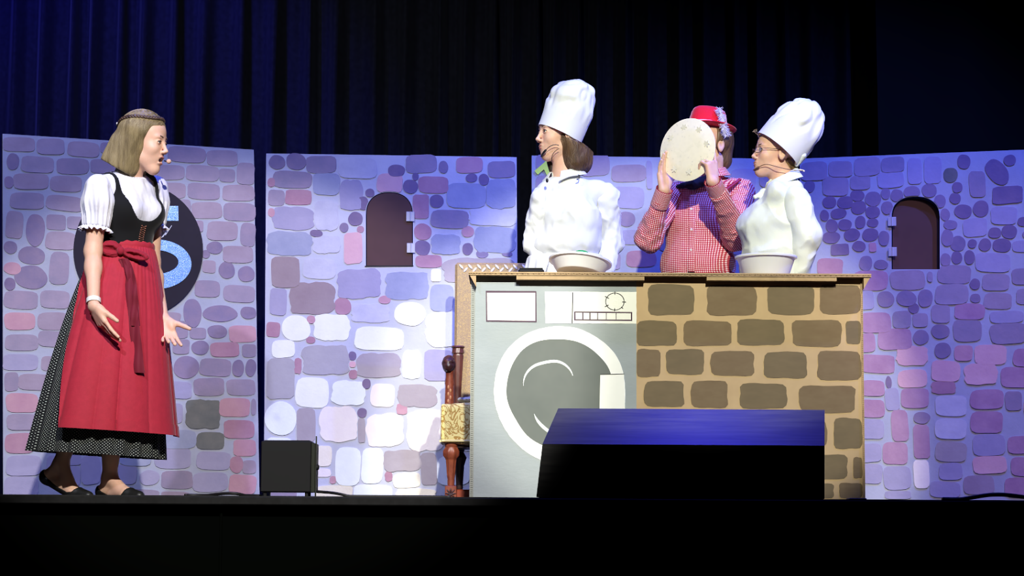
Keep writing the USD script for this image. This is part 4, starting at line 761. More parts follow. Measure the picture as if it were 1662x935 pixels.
def chef_hat(t, pts, Y, tilts, radii, seed, squash=.94, band=2):
    """pts: pixels of the axis; rings tilted back by degrees; returns band and crown parts"""
    from scipy.interpolate import PchipInterpolator
    C = np.array([P(a, b, Y) for a, b in pts]); k = np.arange(len(C)); uu = np.linspace(0, len(C) - 1, 44)
    C = np.stack([PchipInterpolator(k, C[:, j])(uu) for j in range(3)], 1); tl = PchipInterpolator(k, tilts)(uu); rd = PchipInterpolator(k, radii)(uu)
    a = np.arange(120) / 120 * 2 * math.pi; rg = np.random.default_rng(seed); ph = rg.uniform(0, 6.28, 8); rings = []
    for c, tt, r_, u in zip(C, tl, rd, uu):
        th = math.radians(tt); ax = np.array([math.cos(th), 0, -math.sin(th)]); ay = np.array([0, 1., 0]); up_ = np.array([math.sin(th), 0, math.cos(th)])
        g = np.clip((u - band * .55) / 1.0, 0, 1); pl = sum(math.sin(1) * np.sin(m_ * a + ph[i] + .55 * u) * w_ for i, (m_, w_) in enumerate(((5, .35), (8, .40), (13, .38), (19, .22))))
        cr = np.abs(meshkit.noise(np.stack([np.cos(a) * 2.2 + 5, np.sin(a) * 2.2 + 5, a * 0 + u * .75], 1), seed) - .5) * 2
        rr = r_ * (1 + g * (.038 * pl - .13 * np.clip(1 - cr * 2.2, 0, 1)))
        rings.append(c + np.outer(rr * np.cos(a), ax) + np.outer(rr * squash * np.sin(a), ay) + np.outer(g * .004 * np.sin(3 * a + ph[5]), up_))
    rings = np.array(rings); nb = int(44 * band / (len(pts) - 1) * .62)
    bd = np.concatenate([rings[:nb + 1], rings[nb::-1] * 1.0]); cen = C[:nb + 1][:, None, :]
    inner = cen + (rings[:nb + 1] - cen) * .972
    obj('hat_band', loft(np.concatenate([rings[:nb + 1], inner[::-1], rings[:1]])), WHITEC, t, smooth=45)
    v, f = loft(rings[nb:], caps=True); obj('hat_crown', (v, f), WHITEC, t, smooth=50)
    return rings
def collar(t, c, R, r0, r1, h, gap=24, drop=.0, mtl=None, name='collar', point=.02, n=60, thick=.003):
    """a folded shirt collar round the neck: stands up h, then falls outwards to r1, ending in two points at the front"""
    rows = []; th = np.radians(np.linspace(gap, 360 - gap, n)); e = np.clip(1 - np.minimum(th - th[0], th[-1] - th) / .55, 0, 1)
    for s_, (r_, z) in enumerate(((r0 + .006, -.012), (r0, h * .55), (r0 + .002, h), (r0 + .008, h * .96), (r0 + (r1 - r0) * .55, h * .5), (r1, .0))):
        zz = z - (point * e ** 1.5 if s_ >= 4 else 0) * (1 if s_ == 5 else .5) - drop * np.cos(th) * (1 if s_ > 0 else 1); rr = r_ + (point * .35 * e if s_ == 5 else 0)
        rows.append(c + np.outer(rr * np.cos(th), R[:, 0]) + np.outer(rr * np.sin(th), R[:, 1]) + np.outer(zz, R[:, 2]))
    return obj(name, grid_solid(np.array(rows), thick), mtl, t, smooth=50)

# ------------------------------------------------------------------ the girl in the dirndl
YG = -.05
girl = thing('person', 'girl in black bodice, red apron and long dotted skirt, hands spread', 'person', (P(185, 700, YG)[0], YG, 0))
GR = frame(50); hR = frame(77, -9, 0); ho, hs = P(233, 229, YG - .03), 1.04
headW = placed(HEADM, ho, hR, hs)
shR, shL = P(163, 306, -.20), P(249, 307, .09); elR, elL = P(151, 408, -.21), P(246, 425, .05); wrR, wrL = P(152, 497, -.32), P(265, 518, -.09)
chest = (shR + shL) / 2; waist = P(203, 404, YG); hip = P(200, 445, YG)
neckb = chest + np.array([.0, 0, .035]); neckf = rc(ho + hR @ np.array([-.022, 0, -.075]), neckb, .050, .056)
torso = union([ell(waist, (.088, .112, .10), GR), (ell(P(206, 352, YG - .01), (.105, .135, .11), GR), .05), (rc(shR * .86 + shL * .14, shL * .86 + shR * .14, .056, .056), .05), (ell(P(206, 322, YG), (.092, .135, .085), GR), .04),
    (ell(waist + GR @ np.array([.075, .06, .155]), (.055, .062, .058), GR), .03), (ell(waist + GR @ np.array([.075, -.06, .155]), (.055, .062, .058), GR), .03)])
hdR = hand(wrR, (.50, -.10, -.86), (.76, .58, .30), True, [(6, 8), (10, 10), (14, 12), (20, 14)], thumb=(.92, .34, .30), tc=8, sc=1.02, spread=(2, 0, -3, -6))
hdL = hand(wrL, (.34, -.34, -.85), (.06, -.84, .52), False, [(12, 16), (24, 18), (30, 22), (26, 20)], thumb=(.72, .80, .20), tc=8, sc=1.0)
armR = union([rc(shR, elR, .043, .036), (rc(elR, wrR, .036, .0235), .02), (ell(elR * .7 + wrR * .3, (.036, .036, .05)), .02), (hdR, .012)])
armL = union([rc(shL, elL, .043, .036), (rc(elL, wrL, .036, .0235), .02), (ell(elL * .7 + wrL * .3, (.036, .036, .05)), .02), (hdL, .012)])
k1, a1, h1, b1, t1 = P(134, 640, -.0), P(99, 753, -.03), P(77, 774, -.005), P(120, 800, -.08), P(143, 806, -.12)
k2, a2, h2, b2, t2 = P(185, 640, -.12), P(178, 776, -.08), P(168, 798, -.05), P(206, 803, -.17), P(226, 806, -.21)
def legfoot(k, a, h, b, t): return union([rc(hip, k, .075, .055), (rc(k, k * .45 + a * .55, .052, .046), .02), (rc(k * .45 + a * .55, a, .046, .028), .02), (rc(a, h, .028, .024), .02), (rc(a, b, .029, .024), .022), (rc(h, b, .026, .026), .02), (rc(b, t, .027, .018), .015)])
leg1, leg2 = legfoot(k1, a1, h1, b1, t1), legfoot(k2, a2, h2, b2, t2)
lo, hi = bounds_of([ho], .15)
pieces = [snet(union([headW, (neckf, .02)]), ho - [.15, .15, .25], ho + [.16, .15, .16], .0036), snet(union([off(torso, -.014), (ell(hip, (.08, .11, .10), GR), .04), (neckf, .03)]), *bounds_of([shR, shL, hip], .17), .012)]
for fn, ps in ((armR, (shR, elR, wrR)), (armL, (shL, elL, wrL))): pieces.append(snet(fn, *bounds_of(list(ps) + [ps[2] + np.array([.10, -.02, -.19])], .07), .0034))
for fn, ps in ((leg1, (hip, k1, a1, h1, t1)), (leg2, (hip, k2, a2, h2, t2))): pieces.append(snet(fn, *bounds_of(ps, .09), .0075))
obj('body', join(pieces), SKIN, girl, smooth=True)
face_parts(girl, ho, hR, hs, HEADM, 1)
# hair
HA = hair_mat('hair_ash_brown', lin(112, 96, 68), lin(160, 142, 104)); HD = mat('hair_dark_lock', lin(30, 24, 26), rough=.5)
L_ = lambda *q: np.array(q, float)
def girl_hair(p):
    x, y, z = p[:, 0], p[:, 1], p[:, 2]; cap = ell((-.013, 0, .041), (.098, .087, .090))(p)
    sk = smin(rc((-.025, 0, .03), (-.072, 0, -.10), .078, .080)(p), rc((-.02, -.035, .03), (-.040, -.048, -.125), .060, .048)(p), .03); sk = smin(sk, rc((-.02, .035, .03), (-.040, .048, -.125), .060, .048)(p), .03)
    sk = smin(sk, rc((-.085, -.02, -.02), (-.125, -.015, -.115), .045, .036)(p), .03)
    bottom = -(z + .158 + .36 * np.minimum(x - .01, .01)) / 1.06; sk = -smin(-sk, -bottom, .006)
    d = smin(cap, sk, .02); hl = .028 + .38 * np.maximum(z, 0) + 1.9 * np.maximum(z - .060, 0) - .16 * np.minimum(z + .02, 0)
    return -smin(-d, -(x - hl) * .8, .006)
gh = placed(girl_hair, ho, hR, hs); hm = snet(gh, ho - [.24, .22, .22], ho + [.18, .22, .17], .0042, 2.0)
hair = obj('hair', groove(smoothed(hm, 4), ho, hR, .0028, 110, 2), HA, girl, smooth=True)
def comb_bob(o, R, back=.35, fwd=0.):
    def f(p):
        q = (p - o) @ R; d = np.zeros_like(q); up_ = np.clip((q[:, 2] - .01) / .09, 0, 1)
        d[:, 0] = -back * up_ * 2.2 + fwd; d[:, 1] = np.sign(q[:, 1] + 1e-6) * up_ * .9; d[:, 2] = -1.; return d @ R.T
    return f
strands('hair_strand', hair, gh, seeds_on(hm, 2600, lambda p: ((p - ho) @ hR)[:, 2] > -.05, 3), comb_bob(ho, hR), HA, n=15, step=.011, width=.0013, seed=5)
path = np.array([(-.112, -.015, .048), (-.085, -.062, .072), (-.045, -.084, .086), (.0, -.084, .094), (.035, -.070, .096), (.058, -.045, .100), (.068, 0, .104), (.058, .045, .100), (.0, .084, .094), (-.06, .08, .08)])
bp = spline(path, 90); q = ho + (bp @ hR.T) * hs
for _ in range(3): q = q - grad(gh, q) * (gh(q) - .003)[:, None]
gq = grad(gh, q); tq = np.gradient(q, axis=0); tq /= np.linalg.norm(tq, axis=1, keepdims=True); sq = np.cross(gq, tq); ss = np.linspace(0, 90 / 90 * 22 * math.pi, 90)
HB = hair_mat('hair_braid_brown', lin(58, 42, 36), lin(98, 76, 60))
obj('braid', cat_(*[tube(q + sq * (.0055 * np.sin(ss + k * 2.094))[:, None] + gq * (.0028 * np.sin(2 * (ss + k * 2.094)))[:, None], .0042, 7) for k in range(3)]), HB, hair, smooth=True, label='dark braid worn as a headband')
obj('hair_tie', tube(q[:4] + gq[:4] * .004, .007, 8), mat('white_hair_tie', lin(215, 210, 200), rough=.6), hair)
lk = snet(union([rc(P(238, 278, .01), P(247, 291, .01), .020, .012), rc(P(232, 275, .03), P(238, 290, .03), .024, .014)], .01), *bounds_of([P(240, 283, .02)], .07), .004)
obj('far_lock', groove(lk, ho, hR, .002, 90), HD, hair, smooth=True)
# headset
obj('headset_microphone', cat_(xf(mesh_vf(trimesh.creation.icosphere(2, .0105)), t=P(274, 262, YG - .07))), TAN, girl, smooth=True)
obj('headset_boom', tube(spline([P(267, 261, YG - .035), P(270, 262, YG - .055), P(273, 262.3, YG - .07)], 24), .0030, 6), BLKWIRE, girl)
# blouse, sleeves, bodice
BLO = mat('blouse_white_cotton', lin(226, 224, 236), rough=.85, sheen=.1, bump=.15, bscale=90, dist=.003)
zl_ = lambda py: P(205, py, YG)[2]
lc = lambda p: (p - np.array([chest[0], chest[1], 0])) @ GR
def blouse_fn(p):
    q = lc(p); d = smin(torso(p), neckf(p) - .004, .03) - .006; top = p[:, 2] - (zl_(289) + .034 - .06 * np.clip(q[:, 0] / .1, -.6, 1)); return np.maximum(np.maximum(d, top), -(p[:, 2] - zl_(392)))
bl_ = snet(blouse_fn, *bounds_of([shR, shL, waist], .16), .0055, 2.); bl_ = wrinkle(smoothed(bl_, 2), .006, (26, 26, 9), 5)
obj('blouse', bl_, BLO, girl, smooth=50)
nk = chest + np.array([0, 0, .045]); thn = np.linspace(0, 2 * math.pi, 160)
fr1 = []
for r_, dz in ((.070, -.022), (.066, .0), (.074, .014)):
    wv = .0045 * np.sin(34 * thn) * (1 if dz > 0 else .3); fr1.append(nk + np.outer((r_ + wv) * np.cos(thn), GR[:, 0]) + np.outer((r_ + wv) * np.sin(thn), GR[:, 1]) + np.outer(dz - .020 * np.cos(thn), [0, 0, 1]))
obj('blouse_frill', grid_solid(np.array(fr1), .002), BLO, girl, smooth=50)
for s_, (sh, el, pxs) in enumerate(((shR, elR, (0, 0)), (shL, elL, (0, 0)))):
    ax = (el - sh) / np.linalg.norm(el - sh); e1 = sh + ax * .165; out = -GR[:, 1] if s_ == 0 else GR[:, 1]
    pf = union([rc(sh + out * .012 + [0, 0, .004], sh + ax * .06 + out * .008, .056, .064), (rc(sh + ax * .06, e1, .064, .056), .02)]); pc = lambda p, e=e1, a=ax, f=pf: np.maximum(f(p), (p - e) @ a)
    m_ = snet(pc, *bounds_of([sh, e1], .1), .005, 2.); A_ = np.cross(ax, GR[:, 0]); A_ /= np.linalg.norm(A_); B_ = np.cross(ax, A_)
    v, f = smoothed(m_, 2); q = v - sh; th = np.arctan2(q @ B_, q @ A_); al = q @ ax; n_ = normals(v, f)
    v = v + n_ * (.0045 * (np.sin(17 * th + 3 * al / .1) * np.clip((al - .02) / .10, 0, 1) + .8 * np.sin(9 * th + 1.3 + 9 * al)) * np.clip(1.2 - abs(al - .08) / .13, 0, 1))[:, None]
    sl = obj('sleeve', (v, f), BLO, girl, smooth=60, label='puffed white short sleeve')
    th = np.linspace(0, 2 * math.pi, 150); rr = []
    for r_, a_, w_ in ((.054, .156, 0), (.051, .163, .002), (.058, .171, .005), (.066, .181, .008)):
        r2 = r_ + w_ * np.sin(23 * th) + .3 * w_ * np.sin(41 * th); rr.append(sh + ax * a_ + np.outer(r2 * np.cos(th), A_) + np.outer(r2 * np.sin(th), B_) + np.outer(w_ * .6 * np.sin(17 * th), ax))
    obj('sleeve_frill', grid_solid(np.array(rr), .002), BLO, sl, smooth=50)
BOD = mat('bodice_black_velvet', (.008, .008, .009), rough=.9, spec=.2, sheen=.25)
def bodice_fn(p):
    q = lc(p); x, y, z = q[:, 0], np.abs(q[:, 1]), p[:, 2]; d = torso(p) - .014
    scoop = zl_(359) + .150 * np.clip(y / .112, 0, 1.3) ** 3.2 + np.where(x < 0, .075, 0) - .01 * np.clip(x / .1, 0, 1)
    arm_ = np.minimum(y - (.136 + .022 * np.clip((zl_(330) - z) / .12, -.3, 1)), z - (zl_(352)))
    d = np.maximum(d, np.minimum(arm_, .05) * .8)
    d = np.maximum(d, np.minimum((z - scoop) * .14, (.112 - y) * .7))
    return np.maximum(d, -(z - zl_(408)))
bm = snet(bodice_fn, *bounds_of([shR, shL, waist], .17), .0045, 2.2); obj('bodice', smoothed(bm, 3), BOD, girl, smooth=50)
LACE = mat('bodice_lacing_bronze', lin(150, 96, 78), rough=.5)
fc = lambda z, dy=0.: np.array([chest[0], chest[1], 0]) + GR @ np.array([.30, dy, 0]) + [0, 0, z]
def front_pt(z, dy):
    a = fc(z, dy)[None]; b = a.copy(); dirn = -GR[:, 0]
    for _ in range(60):
        d = bodice_fn(b)[0]
        if d < .0015: break
        b = b + dirn * max(d * .6, .001)
    return b[0]
zs_ = np.linspace(zl_(371), zl_(398), 9); la = [front_pt(z, .011 * (1 if k % 2 else -1)) for k, z in enumerate(zs_)]; lb = [front_pt(z, .011 * (-1 if k % 2 else 1)) for k, z in enumerate(zs_)]
obj('lacing', cat_(tube(np.array(la), .0013, 5), tube(np.array(lb), .0013, 5), *[xf(mesh_vf(trimesh.creation.icosphere(1, .0030)), t=q) for q in la + lb]), LACE, girl, smooth=40)
# skirt and apron
hemc = P(159, 739, YG); zw, zh = waist[2] + .012, hemc[2]
def skirt_pt(phi, t, out=0., fold=1., kind=0):
    s7 = t ** .72; c = waist * (1 - s7) + hemc * s7; rx = .100 + .175 * t ** .64 + out; ry = .090 + .165 * t ** .64 + out
    if kind == 0: pl = .016 * (t ** .8) * (np.sin(26 * phi + .6 * np.sin(3 * phi)) + .45 * np.sin(11 * phi + 1.2) + .3 * np.sin(43 * phi)) * (1 - .55 * (np.sin(phi + .35) > .2))
    else:
        w = phi * 2.9 + .55 * np.sin(2.3 * phi + 1); k = np.abs(np.sin(w)) ** .36; k2 = np.abs(np.sin(2.2 * w + 1.1)) ** .6
        pl = .066 * t ** .8 * (.72 * k + .28 * k2) - .002 + .0012 * (1 - t) ** 2 * np.sin(60 * phi)
    x = c[0] + (rx + pl * fold) * np.cos(phi); y = c[1] - (ry + pl * fold) * np.sin(phi); z = zw * (1 - t) + zh * t - (x - c[0]) * .055 * t
    return np.stack([x, y, z], -1)
ph_ = np.linspace(0, 2 * math.pi, 420); tt_ = np.linspace(0, 1, 34); G = np.array([skirt_pt(ph_, t) for t in tt_])
v, f = grid_solid(G, -.0025); uvg = np.stack([np.tile(ph_ * .26, (34, 1)), np.tile(tt_[:, None] * .95, (1, 420))], -1).reshape(-1, 2)
DOT = usdkit.material(stage, '/World/Looks/black_skirt_white_dots', {'uv': ('texture_coordinate', {}), 'mp': ('mapping', {'scale': (112., 112., 1.), 'rotation': (0., 0., math.pi / 4)}), 'v': ('voronoi_texture', {'scale': 1., 'randomness': 0., 'dimensions': '2D'}),
    'r': ('rgb_ramp', {'ramp': [(0, lin(205, 208, 200)), (.17, lin(205, 208, 200)), (.22, (.008, .009, .010)), (1, (.008, .009, .010))]}), 'p': ('principled_bsdf', {'roughness': .85, 'specular_ior_level': .2})},
    [('uv.UV', 'mp.vector'), ('mp.vector', 'v.vector'), ('v.distance', 'r.fac'), ('r.color', 'p.base_color')], surface='p.BSDF')
obj('skirt', (v, f), DOT, girl, uv=np.vstack([uvg, uvg]), label='long black skirt with small white dots')
ta = np.linspace(0, (zw - P(200, 698, YG - .2)[2]) / (zw - zh), 40); G = []; n_ap = 230
for t in ta:
    a0 = math.radians(150 - 39 * (t / ta[-1]) ** .62); a1 = math.radians(-26); G.append(skirt_pt(np.linspace(a0, a1, n_ap), t, .016 + .004 * t, 1., 1))
G = np.array(G); APR = mat('apron_red_cotton', lin(172, 40, 58), rough=.75, spec=.25, sheen=.15, var=.06, scale=40, bump=.1, bscale=200)
apron = obj('apron', grid_solid(G, .002), APR, girl, smooth=60, label='long red apron')
gb = []
for t in np.linspace(ta[-1] * .945, ta[-1] * 1.001, 5):
    a0 = math.radians(150 - 39 * (t / ta[-1]) ** .62); gb.append(skirt_pt(np.linspace(a0, math.radians(-26), n_ap), t, .0195 + .004 * t, 1., 1))
obj('hem_band', grid_solid(np.array(gb), .002), APR, apron, smooth=60)
wb = []
for t, o_ in ((-.010, .019), (-.004, .023), (.008, .024), (.026, .021)):
    a = np.linspace(0, 2 * math.pi, 140); c = waist; wb.append(np.stack([c[0] + (.103 + o_) * np.cos(a), c[1] - (.092 + o_) * np.sin(a), np.full(140, zw - t) + .002 * np.sin(20 * a)], 1))
obj('waistband', grid_solid(np.array(wb), .003), APR, apron, smooth=60)
SASH = mat('sash_wine_satin', lin(112, 22, 40), rough=.75, spec=.25, sheen=.2)
kn = P(196, 407, YG - .155)
def lobe(end, w, s1):
    e = P(*end, YG - .13); c = (kn + e) / 2; d = (e - kn) / np.linalg.norm(e - kn); Rm = np.stack([d, np.cross([0, 1., 0], d) / np.linalg.norm(np.cross([0, 1., 0], d)), [0, 1., 0]], 1); L2 = np.linalg.norm(e - kn) / 2
    fn = cut(ell(c, (L2 * 1.05, w, .020), Rm), ell(c + d * L2 * .15 + [0, -.016, -.004], (L2 * .7, w * .45, .014), Rm), .006); m_ = snet(fn, *bounds_of([kn, e], .05), .0035); return ridged(m_, .004, (30, 60, 60), s1)
obj('bow', cat_(lobe((167, 401), .034, 3), lobe((240, 419), .022, 6), xf(mesh_vf(trimesh.creation.icosphere(2, 1.)), np.diag([.016, .014, .018]), kn)), mat('bow_red_satin', lin(150, 32, 50), rough=.8, spec=.2, sheen=.2), apron, smooth=50)
def ribbon(pts, w0, w1, seed):
    from scipy.interpolate import interp1d
    c = spline(pts, 40); w = np.linspace(w0, w1, 40); k = np.linspace(-1, 1, 9); g = []
    for i in range(40): g.append([c[i] + [w[i] * q * .95, -.006 * math.sin(3 * q + i * .22 + seed) - .004 * math.cos(i * .5 + seed), 0] for q in k])
    return grid_solid(np.array(g), .0015)
def on_apron(px, py, lift=.012):
    z = P(px, py, YG - .25)[2]; t = np.clip((zw - z) / (zw - zh), 0, 1); best = skirt_pt(np.linspace(.05, 3, 200), t, .016 + .004 * t + lift, 1., 1); d = best - CAM; sx = CX + F * (d @ RIGHT) / (d @ FWD); return best[np.argmin(abs(sx - px))]
obj('sash', cat_(ribbon([on_apron(*q) for q in ((200, 415), (208, 445), (213, 480), (218, 520), (221, 560), (226, 602))], .020, .024, 0), ribbon([on_apron(*q, .018) for q in ((201, 415), (212, 440), (216, 470), (219, 500), (220, 526))], 0.018, .020, 2)), SASH, apron, smooth=50, label='dark wine coloured sash ends')
# watch, shoes
wa = (wrR - elR) / np.linalg.norm(wrR - elR); wc = wrR - wa * .024; A_ = np.cross(wa, [0, 1., 0]); A_ /= np.linalg.norm(A_); B_ = np.cross(wa, A_); th = np.linspace(0, 2 * math.pi, 48)
wt = obj('wristwatch', grid_solid(np.array([wc + wa * s_ + np.outer(r_ * np.cos(th), A_) + np.outer(r_ * np.sin(th), B_) for s_, r_ in ((-.011, .0285), (-.010, .0305), (.010, .0305), (.011, .0285))]), .003), mat('white_watch_strap', lin(232, 230, 226), rough=.4), girl, smooth=40)
obj('watch_face', xf(xf(lathe([(0, .001), (.012, .001), (.0135, 0), (.0135, -.005)], 24), np.stack([A_, wa, -B_ * -1], 1)), t=wc - A_ * 0 + B_ * -.0305), mat('watch_face_silver', lin(190, 190, 190), rough=.2, metal=.6), wt)
SHO = mat('black_ballet_flat', (.010, .010, .010), rough=.45, spec=.5)
for fnl, h, b, t, a in ((leg1, h1, b1, t1, a1), (leg2, h2, b2, t2, a2)):
    d = t - h; L2 = np.dot(d, d); upv = np.array([0, 0, 1.]); upv = upv - d * np.dot(upv, d) / L2; upv /= np.linalg.norm(upv)
    def shoe(p, fnl=fnl, h=h, d=d, L2=L2, upv=upv):
        s_ = ((p - h) @ d) / L2; q = (p - h - np.clip(s_, -.3, 1.2)[:, None] * d) @ upv; lim = np.interp(s_, [-.4, -.12, .10, .35, .62, .72, .82, 1.2], [.026, .028, .002, -.013, -.014, -.004, .05, .08])
        return np.maximum(fnl(p) - .0055, q - lim)
    sm = snet(shoe, *bounds_of([h, b, t], .06), .0036, 2.2); v, f = smoothed(sm, 2); v[:, 2] = np.maximum(v[:, 2], .001); obj('shoe', (v, f), SHO, girl, smooth=50, label='black ballet flat')

# ------------------------------------------------------------------ the three behind the counter
def world_frame(o): return np.array([o[0], o[1], 0.])
def torso_shirt(c, R, parts): return union([(ell(c + R @ np.array(q, float), r, R), k) for q, r, k in parts])
def skin_body(t, head, ho, R, nb, shirt_c, BR, mtl, arms=(), hs=1.0):
    nk = rc(ho + R @ np.array([-.022, 0, -.07]), nb, .052 * hs, .058 * hs)
    ps = [snet(union([head, (nk, .02)]), ho - [.16, .16, .25], ho + [.16, .16, .17], .0036)]
    ps.append(snet(union([ell(shirt_c, (.085, .135, .20), BR), (ell(shirt_c - [0, 0, .25], (.085, .13, .15), BR), .05), (nk, .03)]), shirt_c - [.2, .2, .45], np.maximum(shirt_c, nb) + [.2, .2, .12], .014))
    for fn, q in arms: ps.append(snet(fn, *bounds_of(q, .075), .0034))
    obj('body', join(ps), mtl, t, smooth=True)

# --- the tall cook, facing left
Y1 = .58
cook1 = thing('person', 'tall cook in chef hat with shoulder-length brown hair, behind the washing machine', 'person', (P(922, 700, Y1)[0], Y1, 0))
hR, ho, hs = frame(-70, -2, 0), P(910, 216, Y1), 1.08; BR = frame(-24); cc = P(920, 362, Y1)
neckb1 = P(917, 290, Y1 + .01)
skin_body(cook1, placed(HEAD0, ho, hR, hs), ho, hR, neckb1, cc, BR, SKIN, hs=1.08)
face_parts(cook1, ho, hR, hs, HEAD0, 0)
shl, ell_, wl = P(983, 320, Y1 + .04), P(990, 392, Y1 + .08), P(975, 452, Y1 - .03)
shr, elr, wr = P(877, 321, Y1 - .04), P(869, 392, Y1 + .02), P(884, 455, Y1 - .06)
coat = union([ell(cc, (.115, .158, .185), BR), (rc(P(886, 314, Y1 - .02), P(970, 312, Y1 + .03), .050, .058), .05), (ell(P(917, 398, Y1), (.125, .162, .085), BR), .04), (ell(P(921, 440, Y1), (.120, .160, .12), BR), .03), (ell(P(915, 300, Y1), (.07, .10, .04), BR), .04)])
m_ = snet(lambda p: np.maximum(coat(p), -(p[:, 2] - .86)), *bounds_of([cc + [0, 0, .2], cc - [0, 0, .45]], .26), .007, 2.)
msk = lambda v: np.clip((P(0, 300, Y1)[2] - v[:, 2]) / .05, 0, 1)
obj('jacket', ridged(wrinkle(smoothed(m_, 2), .007, (14, 14, 9), 3), .013, (8, 8, 5), 12, msk), WHITEC, cook1, smooth=55, label='loose white cook jacket')
for (s0, e0, w0, sd, r0, r1, r2) in ((shl, ell_, wl, 4, .064, .056, .046), (shr, elr, wr, 7, .050, .048, .042)):
    fn = union([rc(s0, e0, r0, r1), (rc(e0, w0, r1, r2), .03)]); m_ = snet(fn, *bounds_of([s0, e0, w0], .085), .006)
    sl = obj('sleeve', ridged(wrinkle(smoothed(m_, 2), .007, (16, 16, 12), sd), .014, (11, 11, 8), sd + 2), WHITEC, cook1, smooth=55)
    d = (w0 - e0) / np.linalg.norm(w0 - e0); hfn = hand(w0 + d * .02, d, (0, -.6, .1) if d[0] > 0 else (0, .6, .1), s0 is shr, [(20, 25)] * 4)
    obj('hand', snet(hfn, *bounds_of([w0, w0 + d * .22], .06), .005), SKIN, cook1, smooth=True)
collar(cook1, P(917, 288, Y1 + .005), frame(-42), .062, .100, .038, gap=26, drop=.022, mtl=WHITEC, point=.016)
# apron tied at the waist
ap = []
for k, (z, ex) in enumerate(((P(0, 411, Y1)[2], .006), (P(0, 414, Y1)[2], .012), (P(0, 424, Y1)[2], .016), (P(0, 440, Y1)[2], .024), (.80, .035), (.70, .045))):
    a = np.radians(np.linspace(-105, 105, 120)); rr = (1 + .05 * (k > 1) * np.sin(17 * a + 2) * (k / 5)); ap.append(np.array([P(917, 440, Y1)[0], Y1, z]) + np.outer((.126 + ex) * rr * np.cos(a), BR[:, 0]) + np.outer((.166 + ex) * rr * np.sin(a), BR[:, 1]))
obj('apron', grid_solid(np.array(ap), .003), WHITEC, cook1, smooth=60)
obj('apron_string', cat_(tube(spline([P(893, 412, Y1 - .14), P(889, 425, Y1 - .17), P(884, 440, Y1 - .18)], 20), .004, 6)), WHITEC, cook1)
HBR = hair_mat('hair_dark_brown', lin(70, 50, 36), lin(122, 92, 66))
def hair1(p):
    x, y, z = p[:, 0], p[:, 1], p[:, 2]; cap = ell((-.020, 0, .036), (.100, .086, .090))(p)
    sk = union([rc((-.040, 0, .02), (-.062, 0, -.110), .086, .074), rc((-.03, -.045, .01), (-.060, -.055, -.155), .052, .046), rc((-.03, .045, .01), (-.040,   .055, -.135), .050, .040), rc((-.09, -.02, -.06), (-.098, -.03, -.125), .045, .040)], .03)(p)
    sk = -smin(-sk, (z + .180 + .10 * np.minimum(x + .04, .0)), .01); d = smin(cap, sk, .02); return -smin(-d, -(x - .016 - .25 * np.maximum(z, 0) + .10 * np.sin(z * 40) * .08) * .8, .005)
HA1 = np.array([math.sin(math.radians(25)), 0, math.cos(math.radians(25))]); h1_ = placed(hair1, ho, hR, hs); h1 = lambda p: np.maximum(h1_(p), (p - P(908, 221, Y1)) @ HA1); hm1 = snet(h1, ho - [.24, .22, .24], ho + [.24, .22, .17], .0046, 2.)
hr1 = obj('hair', groove(smoothed(hm1, 4), ho, hR, .0065, 60, 5), HBR, cook1, smooth=True)
def comb_wavy(o, R, sc=1.):
    def f(p):
        q = (p - o) @ R; d = np.zeros_like(q); d[:, 0] = -.15 + .55 * np.sin(q[:, 2] * 45 + q[:, 1] * 60) * sc; d[:, 1] = .5 * np.cos(q[:, 2] * 38 + q[:, 0] * 50) * sc; d[:, 2] = -1; return d @ R.T
    return f
strands('hair_strand', hr1, h1, seeds_on(hm1, 1900, lambda p: (((p - ho) @ hR)[:, 2] < .05) & (((p - ho) @ hR)[:, 2] > -.09), 4), comb_wavy(ho, hR), HBR, n=13, step=.011, jit=.45, width=.0014, lift=.003, seed=8)
lk = snet(union([rc(P(893, 264, Y1 + .03), P(897, 282, Y1 + .03), .016, .012), rc(P(900, 258, Y1 + .03), P(899, 278, Y1 + .03), .02, .016)], .01), *bounds_of([P(896, 270, Y1 + .03)], .08), .005)
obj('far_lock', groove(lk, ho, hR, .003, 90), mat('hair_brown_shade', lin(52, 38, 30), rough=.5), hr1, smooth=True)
chef_hat(cook1, [(908, 219), (916, 199), (926, 172), (933, 150), (937, 137), (939, 131)], Y1, [25, 24, 20, 14, 10, 8], [.1080, .1100, .1180, .108, .075, .018], 21)
obj('headset_boom', cat_(tube(spline([P(907, 236, Y1 - .088), P(896, 236, Y1 - .095), P(886.5, 243, Y1 - .082), P(880.5, 252, Y1 - .055)], 30), .0017, 6), tube(spline([P(908, 241, Y1 - .088), P(898, 249, Y1 - .080), P(895.5, 262, Y1 - .060)], 24), .0013, 6), tube(spline([P(886, 243.5, Y1 - .082), P(882, 248.5, Y1 - .066), P(879, 254, Y1 - .045)], 12), .0050, 8)), BLKWIRE, cook1, smooth=True)
obj('microphone_clip', tube([P(938, 284, Y1 - .105), P(941, 284.6, Y1 - .10), P(940, 290, Y1 - .105), P(936, 291, Y1 - .112)], .0022, 6), BLKWIRE, cook1, smooth=40)
obj('microphone_clip', xf(mesh_vf(trimesh.creation.icosphere(1, .006)), np.diag([1, 1, 1.8]), P(888, 293, Y1 - .135)), BLKWIRE, cook1, smooth=40)
lower_body(cook1, P(920, 700, Y1), .90, DARKP, psi=-24)

